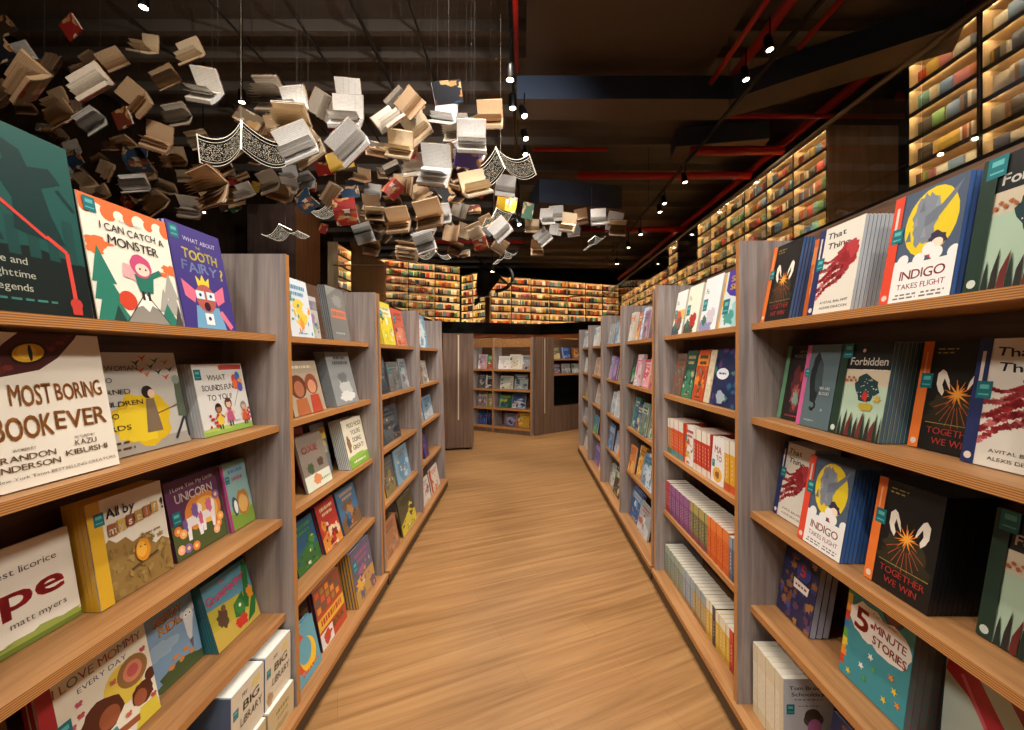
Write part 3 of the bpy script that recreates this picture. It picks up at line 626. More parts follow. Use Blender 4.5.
def generic(cols, seed):
    """cols[0] = ground, then accents"""
    def f(c):
        q = random.Random(seed); c.rect(0, 0, 1, 1, cols[0]); k = seed % 4; acc = cols[1:] or ['#d8d2c4']
        if k == 0: c.poly([(0, 0), (1, 0), (1, .3 + q.random() * .2), (.5, .45), (0, .28)], acc[0])
        elif k == 1: c.rect(0, .68, 1, .9, acc[0])
        elif k == 2: c.disc(.5, .42, .32, acc[0])
        else: c.rect(0, 0, .16, 1, acc[0])
        mixc = acc + [cols[0]] + ['#d9cfbd', '#3a3634', '#c9774a', '#5f8f8a', '#d6b24a', '#8a5a72'][seed % 4: seed % 4 + 3]
        for i in range(q.randint(4, 7)): c.blob(q.uniform(.15, .9), q.uniform(.08, .62), q.uniform(.08, .2), q.uniform(.06, .14), q.choice(acc + [cols[0]]), i + seed, .35)
        for i in range(q.randint(12, 20)): c.blob(q.uniform(.1, .92), q.uniform(.04, .64), q.uniform(.015, .07), q.uniform(.012, .05), q.choice(mixc), i * 7 + seed, .45, 12)
        tc = acc[-1]; c.bars(.18, .86, .82, .07, tc, seed); c.bars(.25, .78, .71, .06, tc, seed + 1); c.bars(.3, .7, .05, .025, tc, seed + 2)
        if seed % 3 == 0: c.sticker(.05, .6, .18)
    return f

# ------------------------------------------------------------------ bookcases along the aisle
ZL = [1.375, 1.065, .743, .421, .1]; ZR = [1.4135, 1.091, .768, .443, .1]
SHELF = ['top shelf', 'second shelf', 'third shelf', 'fourth shelf', 'bottom deck']

def shift(mb, v):
    mb.v = [(x - v[0], y - v[1], z - v[2]) for x, y, z in mb.v]; return mb

def bookcase(sg, ys, Z, xb, xt, ztop, xd, fronts, back, label):
    """three upright panels at ys (near faces), two bays of shelves, a back, a deck and a plinth"""
    T = .022; root = empty('bookcase', (sg * .9, (ys[0] + ys[-1]) / 2, 0)); o = root.location
    tag(root, label, 'bookcase', 'aisle bookcases')
    fr = 4 if sg > 0 else 5
    def bx(mb, x0, y0, z0, x1, y1, z1, mats):
        a, b = sorted((sg * x0, sg * x1)); mb.box(a, y0, z0, b, y1, z1, mats=mats)
    for y in ys:
        mb = MB()
        if sg > 0: mb.prism([(xb, .1), (back, .1), (back, ztop), (xt, ztop)], y, y + T, 0, {3: 1})
        else: mb.prism([(-back, .1), (-xb, .1), (-xt, ztop), (-back, ztop)], y, y + T, 0, {1: 1})
        shift(mb, o).build('side_panel', ['laminate', 'ply_edge'], root)
    for a, b in zip(ys, ys[1:]):
        for k in range(4):
            mb = MB(); mm = [0] * 6; mm[fr] = 1
            bx(mb, fronts[k], a + T, Z[k] - .022, back - .001, b, Z[k], mm)
            shift(mb, o).build('shelf', ['oak', 'ply'], root)
    mb = MB(); bx(mb, back, ys[0], .1, back + .012, ys[-1] + T, ztop + (.03 if sg > 0 else 0), [0] * 6); shift(mb, o).build('back_panel', ['back'], root)
    mb = MB(); mm = [0] * 6; mm[fr] = 1
    bx(mb, xd, ys[0] - .001, .078, back + .012, ys[-1] + T + .001, .1, mm); shift(mb, o).build('deck', ['oak', 'ply'], root)
    mb = MB(); bx(mb, xd + .006, ys[0], .022, back, ys[-1] + T, .078, [0] * 6); bx(mb, xd + .03, ys[0] + .01, 0, back, ys[-1] + .01, .022, [1] * 6)
    shift(mb, o).build('plinth', ['plinth', 'kick'], root)
    return root

FL = [.852, .841, .829, .817]; FR = [.7835, .782, .779, .779]
bookcase(-1, [.565, 1.439, 2.30], ZL, .778, .82, 1.652, .7515, FL, 1.045, 'bookcase displaying the purple tooth fairy and cream monster picture books')
bookcase(-1, [2.35, 3.234, 4.13], ZL, .778, .82, 1.652, .7515, FL, 1.045, 'bookcase with the yellow and coral books on top, behind the first picture-book bookcase')
bookcase(1, [.54, 1.449, 2.358], ZR, .732, .741, 1.70, .718, FR, 1.0, 'bookcase holding comic-sized books and rows of red, purple and orange spines')
bookcase(1, [2.41, 3.225, 4.022], ZR, .732, .741, 1.69, .718, FR, 1.0, 'middle bookcase under the lit gallery, just beyond the red and purple spines')
bookcase(1, [4.055, 4.86, 5.68], ZR, .732, .741, 1.66, .718, FR, 1.0, 'last bookcase under the lit gallery, ending by the black screen')

# ------------------------------------------------------------------ books
def make_book(name, w, h, t, design=None, cols=('#888888',) * 3, page='#d8cfbc', hard=True, spine=None):
    """front cover faces -y, spine at x = 0; cols = front board, spine, back board"""
    tb = .0024 if hard else .0009; ins = .003 if hard else .0005
    mb = MB()
    mb.box(0, 0, 0, w, tb, h, col=cols[0]); mb.box(0, t - tb, 0, w, t, h, col=cols[2]); mb.box(0, tb, 0, tb, t - tb, h, col=cols[1])
    root = mb.build(name, ['cover'])
    pg = MB(); pg.box(tb, tb, ins, w - ins, t - tb, h - ins, col=page); pg.build('page_block', ['cover'], root)
    if design or spine:
        pr = MB()
        if design: design(Canvas(pr, (0, 0, 0), (1, 0, 0), (0, 0, 1), (0, -1, 0), w, h))
        if spine: spine(Canvas(pr, (0, t, 0), (0, -1, 0), (0, 0, 1), (-1, 0, 0), t, h))
        pr.build('cover_print', ['print'], root)
    return root

def stand(o, side, y, xb, z, lean, t):
    a = R(lean)
    o.location = ((-1 if side == 'L' else 1) * xb, y, z + t * sin(a) + .0006)
    o.rotation_euler = (-a, 0, R(90 if side == 'L' else -90))

def faceout(side, k, y0, y1, xb, h, lean, design, t, n, label, short, cols, page='#d8cfbc', name='picture_book', group=None, hard=True, cat='book', z=None):
    zz = (ZL if side == 'L' else ZR)[k] if z is None else z
    w = y1 - y0; ya = y0 if side == 'L' else y1; g = group or ('books on the ' + SHELF[k])
    o = make_book(name, w, h, t, design, cols, page, hard); tag(o, label, cat, g); stand(o, side, ya, xb, zz, lean, t)
    for i in range(1, n):
        c = copy_tree(o, skip=('cover_print',))
        stand(c, side, ya, xb + i * (t + .0007) / cos(R(lean)), zz, lean, t)
        tag(c, f'{ORD[i]} spare copy behind {short}', cat, 'spare copies behind ' + short)
    return o

P = 'picture_book'; GB = 'storybook'
def cc(a, b=None, c=None): return (a, b or a, c or a)
# first bay on the picture-book side
faceout('L', 0, .632, .858, .88, .349, 9.6, a_legends, .016, 1, 'tall dark green book of night-time legends with a red line across it', '', cc('#1d3c38'))
faceout('L', 0, .868, 1.083, .88, .272, 10.3, a_monster, .011, 2, 'cream picture book with orange clouds, green trees and a monster title', 'the cream monster book', cc('#e8dcc5', '#2b2926'))
faceout('L', 0, 1.093, 1.284, .88, .288, 11.5, a_tooth, .011, 2, 'purple picture book with yellow tooth fairy title and crowned pink creature', 'the purple tooth fairy book', cc('#43377c', '#c9c2d8'))
faceout('L', 1, .645, .909, .876, .28, 10.2, a_boring, .014, 1, 'large cream book with brown boring-book lettering and a yellow reptile eye', '', cc('#e6ddca'))
faceout('L', 1, .917, 1.165, .925, .247, 11.5, a_woman, .011, 1, 'grey picture book with birds, a yellow bush and a walking figure', '', cc('#b5b1a6'))
faceout('L', 1, 1.2, 1.41, .912, .214, 11.5, a_sounds, .008, 5, 'pale picture book with three children, balloons and a question title', 'the pale balloon picture book', cc('#d5d6d2', '#b9c8d0'), '#c9d2d6')
faceout('L', 2, .665, .905, .953, .193, 10, a_rope, .01, 1, 'cream picture book with large red rope lettering over grass', '', cc('#e2d9c8'))
faceout('L', 2, .912, 1.105, .922, .233, 9.5, a_myself, .009, 5, 'gold-spined picture book with letter-tile title and a round yellow creature', 'the gold-spined picture book', cc('#d9a92c'), '#cdb26a')
faceout('L', 2, 1.127, 1.315, .93, .214, 11.5, a_unicorn, .011, 2, 'purple unicorn picture book with orange sun and flowers', 'the purple unicorn book', cc('#4a2a44'))
faceout('L', 2, 1.321, 1.434, .918, .212, 11.5, a_hedgehog, .012, 2, 'small teal and green picture book with a magenta spine edge', 'the magenta-edged small book', cc('#7f9a8a', '#b0307c'))
faceout('L', 3, .64, .80, .95, .2, 12, a_voors, .012, 1, 'brown book with black script, half behind the red-edged mommy book', '', cc('#7a5a34'))
faceout('L', 3, .813, 1.05, .909, .224, 12, a_mommy, .012, 2, 'cream picture book about loving mommy with red spine edge and two children', 'the red-edged mommy book', cc('#d9cdb4', '#a82a2e', '#a82a2e'))
faceout('L', 3, 1.062, 1.232, .941, .203, 12, a_breezy, .01, 1, 'blue picture book with orange title and a white long-nosed animal', '', cc('#6f8fac'))
faceout('L', 3, 1.238, 1.432, .9, .2, 17, a_grass, .007, 6, 'green and yellow grasshopper picture book with big leaves', 'the green grasshopper book', cc('#3a7078', '#2f8a94'), '#3a7a92')
# second bay
faceout('L', 0, 1.592, 1.764, .88, .236, 10, generic(['#cfd6da', '#e2c24a', '#d9643c', '#7fae4a', '#e8923a', '#5a93b5'], 6), .009, 1, 'white, orange and green picture book beside the grey magazines', '', cc('#c9c4b0'))
faceout('L', 0, 1.775, 1.925, .93, .195, 9, generic(['#b5b5ad', '#8a8f8a', '#d6d6d0', '#8fae7a', '#9a7aa0'], 9), .008, 1, 'small pale grey patterned book behind the orange and green one', '', cc('#b5b5ad'))
faceout('L', 0, 1.94, 2.13, .88, .26, 10, a_greymag, .008, 4, 'grey book with orange title band at the front of its stack', 'the grey orange-titled book', cc('#75746f', '#3b4c5e'), '#8fa0b0')
faceout('L', 1, 1.597, 1.85, .872, .22, 14, a_people, .01, 1, 'brown book with two children on the cover, second shelf', '', cc('#9a8b76'))
faceout('L', 1, 1.935, 2.19, .862, .262, 14, a_grey2, .009, 5, 'grey book with black title and pale animal, second shelf', 'the grey black-titled book', cc('#878a88', '#8d979e'), '#a8b4bc')
faceout('L', 2, 1.69, 1.9, .868, .235, 15, a_oxie, .01, 1, 'grey-brown book with red lettering and a white lower band', '', cc('#a39888'))
faceout('L', 2, 1.78, 1.86, .935, .25, 12, generic(['#a8342c', '#7a2420'], 3), .01, 1, 'red book peeping out behind the grey-brown one', '', cc('#a8342c'))
faceout('L', 2, 1.9, 2.03, .925, .245, 12, generic(['#6d7278', '#d6b53a', '#8f959a', '#b8a070'], 5), .01, 1, 'grey book with yellow top corner beside the cow picture book', '', cc('#7a7f84'))
faceout('L', 2, 2.052, 2.294, .845, .24, 13.5, a_moo, .008, 7, 'cream and green cow picture book with large brown title', 'the cream and green cow book', cc('#d8d6c4', '#7fa0b8'), '#6a93ad')
faceout('L', 3, 1.66, 1.845, .889, .2, 15, generic(['#2f5a7a', '#3a6a34', '#1f3a52', '#4a8a3a'], 4), .01, 1, 'dark blue and green book, fourth shelf beside the red one', '', cc('#24445c'))
faceout('L', 3, 1.858, 2.03, .876, .215, 15, generic(['#b53a30', '#d98a3a', '#8a2a24', '#e6c9a0'], 8), .012, 2, 'red picture book with dark blue spine, fourth shelf', 'the red dark-spined book', cc('#a5342c', '#24425a'))
faceout('L', 3, 2.05, 2.265, .875, .215, 15, generic(['#4a6f8f', '#7a5a3a', '#2f4a66', '#a87a4a', '#c09a6a'], 16), .012, 1, 'blue book with brown picture, fourth shelf beside the red one', '', cc('#3f6688'))
faceout('L', 4, 1.478, 1.66, .80, .19, 13, a_zero, .011, 2, 'light blue book with a red ring and yellow arc on the deck', 'the light blue ring book', cc('#4f93a8'))
faceout('L', 4, 1.7, 1.93, .815, .24, 11, a_bookred, .013, 2, 'red and yellow puzzle-like book with green word on it', 'the red and yellow puzzle-like book', cc('#8a3a2e', '#1f2c44'))
faceout('L', 4, 1.99, 2.225, .785, .262, 10, generic(['#5d5a6e', '#b08a4a', '#6a4a62', '#c0b8c8', '#d0a040', '#9a5a7a'], 24), .013, 5, 'purple-grey patterned book before yellow and blue spines on the deck', 'the purple-grey patterned book', cc('#5d5a6e', '#c79a2e', '#2f3f6a'))
# third and fourth bays on that side
def lg(k, y0, y1, h, cols, seed, n, label, short='', t=.01, lean=11, xb=None, spine=None, page='#cfc8b8'):
    faceout('L', k, y0, y1, xb or [.885, .875, .865, .85, .8][k], h, lean, generic(cols, seed), t, n, label, short, cc(cols[0], spine or cols[0]), page)
lg(0, 2.45, 2.62, .2, ['#cfd2d2', '#b5bcc0', '#e2e2de'], 2, 1, 'white and grey book at the near end above the yellow stack', xb=.92)
lg(0, 2.66, 2.9, .285, ['#d9c93a', '#e6e6d8', '#d0b52a', '#c9b82e'], 9, 6, 'yellow book with white top, first of a thick stack', 'the yellow white-topped book', .012, spine='#c9b22c', page='#e0d68a')
lg(0, 2.93, 3.18, .27, ['#c9604a', '#d98a6a', '#b04a3a'], 12, 1, 'coral red book beside the yellow stack')
lg(1, 2.5, 2.72, .24, ['#3a4048', '#5a6068', '#24282e'], 13, 3, 'dark slate book on the shelf below the yellow stack', 'the dark slate book', spine='#2f4f6e', page='#7a8ea0')
lg(1, 2.76, 3.0, .2, ['#6d6d6a', '#85857f', '#565654'], 21, 1, 'plain grey book beside the dark slate one')
lg(1, 3.02, 3.2, .22, ['#8a8f94', '#b0b4b6', '#5f6468'], 18, 1, 'light grey book at the far end of the slate shelf')
lg(3, 3.3, 3.5, .21, ['#b89a4a', '#5a6a7a', '#d8c890'], 22, 1, 'mustard book beside the lone dark purple one, far bay', xb=.87)
lg(1, 3.32, 3.55, .22, ['#4f5a64', '#9aa4aa', '#c8b88a'], 26, 2, 'blue-grey book on the far bay second shelf', 'the far blue-grey book')
lg(1, 3.6, 3.85, .2, ['#a8a49c', '#7a6a5a', '#d0c8b8'], 27, 1, 'stone-coloured book on the far bay second shelf')
lg(2, 2.55, 2.95, .23, ['#3d4246', '#555c60', '#2b2f33'], 14, 2, 'wide charcoal book lying back on the third shelf', 'the wide charcoal book')
lg(3, 2.43, 2.58, .2, ['#c7a62a', '#8a7420', '#3a3a2e'], 5, 2, 'yellow book on the fourth shelf beside a grey one', 'the yellow fourth-shelf book')
lg(3, 2.6, 2.8, .23, ['#5a5a56', '#8a7a4a', '#75756f'], 8, 1, 'grey book between yellow and light blue ones')
lg(3, 2.84, 3.15, .24, ['#7fa5bd', '#5a8aa8', '#b5ccd6', '#8a7a6a'], 10, 1, 'light blue book on the fourth shelf beside the grey one')
lg(4, 2.42, 2.7, .2, ['#9a6a4c', '#b5835f', '#7d5238'], 7, 1, 'tan brown book on the deck under the yellow one')
lg(4, 2.78, 3.12, .24, ['#4a4632', '#c9b63a', '#6a5f3a', '#3a3828'], 4, 1, 'dark olive book with yellow foot on the deck')
lg(0, 3.3, 3.42, .24, ['#b04034', '#d06a52'], 7, 1, 'thin red book before the blue-white one on top')
lg(0, 3.46, 3.9, .3, ['#6d9ab5', '#d8e2e6', '#3a6a8a', '#b8ccd8'], 6, 3, 'blue and white book, topmost at the far end of the row', 'the blue and white far-end book')
lg(2, 3.35, 3.62, .22, ['#8a8f92', '#aab0b2', '#5a6a7a'], 17, 1, 'grey book in the far bay, third shelf')
lg(2, 3.66, 4.0, .2, ['#6d8fa8', '#b8c4c8', '#4a5a6a'], 20, 1, 'pale blue book in the far bay, third shelf')
lg(3, 3.6, 3.75, .19, ['#4a3a72', '#2a2440', '#6a5a9a'], 11, 2, 'dark purple book standing alone, far bay', 'the lone dark purple book')
lg(4, 3.3, 3.6, .19, ['#cfcabf', '#6a3a72', '#a85a4a', '#8a7aa0'], 19, 1, 'white and purple book on the far deck')
lg(4, 3.66, 3.98, .2, ['#d8d0c4', '#b5402f', '#c96a4a'], 23, 1, 'white and red book at the very end of the deck')
# boxes on the first deck
def box_set(y0, y1, x0, z0, h, dep, design, label, base):
    mb = MB(); w = y1 - y0
    mb.box(0, 0, 0, w, dep, h, col=base); o = mb.build('boxed_book_set', ['cover'])
    mb = MB(); mb.box(.002, .0005, h, w - .002, dep - .002, h + .0035, col='#e6e6dc');
    mb.build('lid', ['cover'], o)
    pr = MB(); design(Canvas(pr, (0, 0, 0), (1, 0, 0), (0, 0, 1), (0, -1, 0), w, h)); pr.build('cover_print', ['print'], o)
    o.location = (-x0, y0, z0 + .0006); o.rotation_euler = (0, 0, R(90)); tag(o, label, 'boxed set', 'boxed library sets')
box_set(1.285, 1.428, .785, .1, .1, .2, a_box2, 'cream book box lying lowest, against the upright panel', '#b8a888')
box_set(1.13, 1.278, .787, .1, .1, .2, a_box2, 'cream book box lying lowest, second from the panel', '#b8a888')
box_set(1.29, 1.43, .797, .2043, .163, .15, a_box, 'cream library box standing on top, against the upright panel', '#8a98a8')
box_set(1.14, 1.283, .797, .2043, .163, .15, a_box, 'cream library box standing on top, second from the panel', '#5a6c84')
faceout('L', 4, .93, 1.1, .83, .16, 9, generic(['#b0306a', '#2f8a94', '#d6c43a', '#3a3a6a'], 18), .02, 3, 'magenta and teal book on the deck before the library boxes', 'the magenta and teal deck book', cc('#7a2a5a', '#2f3a5a'))

# near bay on the gallery side
def rs(k, y1, xb, design, n, label, short, col, back, page, w=.16, h=.245, lean=10, t=.0092, name='comic_book'):
    faceout('R', k, y1 - w, y1, xb, h, lean, design, t, n, label, short, (col, back, back), page, name, 'story comics on the ' + SHELF[k], False)
BLK, NAV, DKG = '#191716', '#26345e', '#24382c'
rs(0, 1.445, .812, a_win, 4, 'black book with orange spine strip beside the panel, top shelf', 'the top-shelf black orange-strip book', BLK, '#2f4d78', '#3f5f8a', w=.15, h=.26, lean=11)
rs(0, 1.29, .852, generic(['#c9642e', '#e08a4a'], 5), 3, 'orange book half behind the cream red-splash book', 'the half-hidden orange book', '#c9642e', '#b8562a', '#c08a5a', w=.078)
rs(0, 1.206, .81, a_thing, 8, 'cream book with red splash and black script, top shelf', 'the top-shelf red-splash book', '#d8d2c6', '#5f6d7a', '#c2c8cc')
rs(0, .96, .81, a_indigo, 5, 'yellow-moon book with red title and orange strip, top shelf', 'the top-shelf yellow-moon book', '#4d5a6d', '#3a62a8', '#4a72b4')
rs(0, .775, .81, a_forb, 1, 'dark green strip book with mint garden, top shelf at the frame edge', '', '#a9bfa5', DKG, '#3a4a40')
rs(1, 1.437, .862, a_city, 1, 'black book with green spine strip and red figure', '', BLK, '#3a5a48', '#4a5a50', w=.14)
rs(1, 1.3, .838, a_blood, 2, 'teal-grey book with pink spine strip and dark plait', 'the pink-strip teal book', '#56686c', '#3a4a30', '#48503a', w=.138)
rs(1, 1.158, .84, a_forb, 9, 'mint garden book with black title band, second shelf', 'the second-shelf mint garden book', '#a9bfa5', '#2c4d5e', '#56788a')
rs(1, .981, .895, a_win, 1, 'black book with orange spine strip, second shelf before the red-splash one', '', BLK, BLK, '#2a2725')
rs(1, .837, .868, a_thing, 1, 'cream red-splash book with navy strip at the second shelf edge', '', '#d8d2c6', NAV, '#b8bcc0')
rs(2, 1.437, .85, a_thing, 8, 'cream red-splash book beside the panel, third shelf', 'the third-shelf red-splash book', '#d8d2c6', '#5f6d7a', '#c2c8cc', w=.15)
rs(2, 1.241, .807, a_indigo, 7, 'yellow-moon book with red title, third shelf', 'the third-shelf yellow-moon book', '#4d5a6d', '#3a66b0', '#4a78bc', w=.165)
rs(2, 1.018, .822, a_win, 11, 'black book with orange spine strip before a thick black stack', 'the third-shelf black orange-strip book', BLK, '#15161a', '#1b1c20')
rs(2, .806, .868, a_forb, 1, 'mint garden book with dark green strip, third shelf edge', '', '#a9bfa5', DKG, '#3a4a40')
rs(3, 1.437, .862, a_blue5, 3, 'navy storybook with red numeral five, fourth shelf', 'the navy numeral-five storybook', '#2b2a4a', '#2a3350', '#a9b4c4', w=.165, h=.212, t=.019, name='storybook')
rs(3, 1.15, .86, a_coco, 5, 'teal five minute storybook with white splash and rainbow edge', 'the teal five minute storybook', '#3c8f98', '#a8303a', '#6a7a80', w=.195, h=.236, t=.017, lean=8, name='storybook')
rs(3, .94, .93, a_swoosh, 1, 'pale green book with sweeping red shapes at the frame edge', '', '#b9c6b8', '#8f2a38', '#a8a098', w=.17, lean=5)
rs(4, 1.2, .85, a_blue5, 1, 'dark blue picture book on the deck beside the old school story', '', '#3a4a86', '#2a3a6a', '#8a90a0', w=.17, h=.19, name='storybook')
rs(4, .98, .88, generic(['#c9b8b0', '#b0404a', '#6a8a9a', '#d8a08a'], 14), 1, 'pink and grey book low on the deck at the frame edge', '', '#b8a8a0', '#b8a8a0', '#c8c0b0', w=.16, h=.2, name='storybook')

def spine_row(k, x, y_far, runs, bay):
    """books standing spine out, from the far end towards the near one"""
    y = y_far; n = 0
    for cnt, t, h, cols, word, design, depth in runs:
        proto = None
        for i in range(cnt):
            n += 1; y -= t
            if proto is None:
                proto = o = make_book('paperback', depth, h, t - .0012, design if (i == cnt - 1 and design) else None, cc(cols[0]), '#cdc6b6', False, spine=band(cols, len(word) + k))
            else:
                o = copy_tree(proto)
            o.location = (x + (.0015 if i % 2 else 0), y, ZR[k] + .0006)
            tag(o, f'{word} paperback, {ORD[n]} spine along the {SHELF[k]} {bay}', 'book', f'spine-out paperbacks on the {SHELF[k]}')
    return y
def band(cols, seed):
    def f(c):
        q = random.Random(seed); c.rect(0, 0, 1, 1, cols[0])
        if len(cols) > 1: c.rect(0, .74, 1, 1, cols[1])
        if len(cols) > 2: c.rect(0, 0, 1, .16, cols[2])
        tc = cols[3] if len(cols) > 3 else '#e0d6c4'
        for i in range(5): v = .26 + i * .085; c.rect(.43, v, .57, v + q.uniform(.03, .06), tc); c.k -= 1
        c.k += 1
    return f
B2 = 'beside the near panel'
spine_row(4, .775, 1.425, [(6, .0245, .234, ['#ddd3ba', '#d5c9aa', '#d0c4a4', '#cdc0a0'], 'cream', None, .15)], 'by the school story')
o = make_book('paperback', .15, .234, .02, a_tom, cc('#b8bdc2', '#cfc4a8'), '#cdc6b6', False); o.location = (.775, 1.257, ZR[4] + .0006)
tag(o, 'pale grey old school story showing its front cover on the deck', 'book')
W = 'of the red-spine bay'
spine_row(2, .80, 2.345, [(2, .03, .19, ['#b8763c', '#dcd6c8', '#3a6a5a'], 'tan', None, .12), (5, .0335, .195, ['#cf5427', '#ded8ca', '#4a8a8a', '#e8c9a0'], 'orange-red', None, .12)], W)
faceout('R', 2, 1.998, 2.11, .80, .19, 4, generic(['#dcdad2', '#c94a30', '#5a7a5a', '#e0a03a', '#b0505a'], 15), .02, 2, 'white illustrated book between orange-red and red spines', 'the white illustrated book', cc('#d8d6cc'), name=GB)
spine_row(2, .80, 1.99, [(6, .0293, .195, ['#c0392b', '#e2dccb', '#dcd4c4', '#e8c8a8'], 'red', None, .12)], 'after the white illustrated book')
def a_mat(c):
    c.rect(0, 0, 1, 1, '#dfdcd6'); c.text('MA', .45, .66, .16, '#b5304a', fit=.5, bold=.04); c.text('TO', .55, .5, .12, '#b5304a', fit=.4, bold=.04); c.ell(.5, .2, .34, .16, '#e0a83c'); c.blob(.5, .2, .16, .08, '#8a5a3a', 3); c.sticker(.06, .34, .2)
faceout('R', 2, 1.69, 1.808, .80, .19, 4, a_mat, .02, 2, 'white book with dark pink letters and yellow bowl', 'the white pink-lettered book', cc('#d8d6cc'), name=GB)
spine_row(2, .80, 1.682, [(4, .04, .2, ['#d9a02e', '#dcd6c6', '#c8502a'], 'yellow', None, .12)], 'beside the near panel')
spine_row(3, .79, 2.345, [(2, .03, .168, ['#a8323a', '#b8424a', '#8a2a30'], 'crimson', None, .11), (10, .0285, .165, ['#7d4a78', '#8d5a88', '#6a3a66', '#cdb8cc'], 'purple', None, .11), (6, .031, .17, ['#6d6a48', '#a89a5a', '#7a3a4a', '#c8c09a'], 'olive', None, .11), (7, .027, .172, ['#d4622a', '#df7a3a', '#c25522', '#7a3a2a'], 'orange', None, .11), (3, .03, .165, ['#5f6f80', '#8a98a4', '#4a5866'], 'slate blue', None, .11)], W)
spine_row(4, .785, 2.345, [(9, .0295, .155, ['#7d8a7a', '#9aa698', '#8a7a5a', '#b8beb0'], 'grey-green', None, .1), (4, .0295, .155, ['#8796a0', '#9aa8b0', '#8a7256', '#c4ccd0'], 'blue-grey', None, .1), (5, .0295, .155, ['#a89468', '#8fa0a6', '#8a6a42', '#d0c8b0'], 'tan', None, .1), (2, .029, .16, ['#d0ab4a', '#e0d8c0', '#b8923a'], 'yellow', None, .1), (1, .03, .162, ['#34363c', '#4a4c52', '#2a2c30'], 'black', None, .1), (4, .029, .158, ['#d3ae46', '#e0d8c0', '#b8923a'], 'mustard', None, .1), (2, .03, .16, ['#b8382e', '#c8463a', '#9a2c24'], 'red', None, .1)], W)
# second gallery-side bay, shelves with overlapping covers
def rg(k, y0, y1, h, design, label, cols, n=1, short='', xb=None, t=.014, lean=10):
    faceout('R', k, y0, y1, xb or .815, h, lean, design, t, n, label, short, cc(*cols), name=GB)
rg(0, 2.19, 2.335, .24, a_fa(0), 'white book with an orange sun disc, first of three pale covers', ['#d9d2c4'])
rg(0, 2.0, 2.165, .243, a_fa(1), 'pale green book with red spot, middle of three pale covers', ['#d9d2c4'])
rg(0, 1.8, 1.97, .248, a_fa(2), 'pale grey book, third of three pale covers, by the purple one', ['#d5d5d8'])
rg(0, 1.52, 1.775, .24, a_seek, 'pale book with purple top and yellow letters by the panel', ['#cfd8d8', '#d9a23a'])
G2 = [(2.2, 2.33, .225, ['#6d5648', '#8a4a3a', '#4a5a4a'], 'brown', 1), (2.06, 2.19, .24, ['#24483c', '#3a7a5a', '#b0a070'], 'dark green', 4), (1.925, 2.05, .242, ['#b84a26', '#e0822e', '#4a4a3a'], 'orange and olive', 1), (1.86, 1.918, .24, ['#cfc3a6', '#e0d6c0'], 'narrow cream', 2)]
for a, b, h, cs, wd, sd in G2: rg(1, a, b, h, generic(cs, sd), f'{wd} storybook on the second shelf beyond the navy cover', [cs[0], '#cfc3a6'])
rg(1, 1.625, 1.85, .245, a_navy, 'navy storybook crowded with shapes and a white oval', ['#232c50', '#3f6a5a'])
rg(1, 1.49, 1.615, .26, generic(['#3a7a4a', '#6fae5a', '#c0342c', '#e0a83a'], 7), 'green storybook with red spots beside the near panel', ['#3f7f4c'])
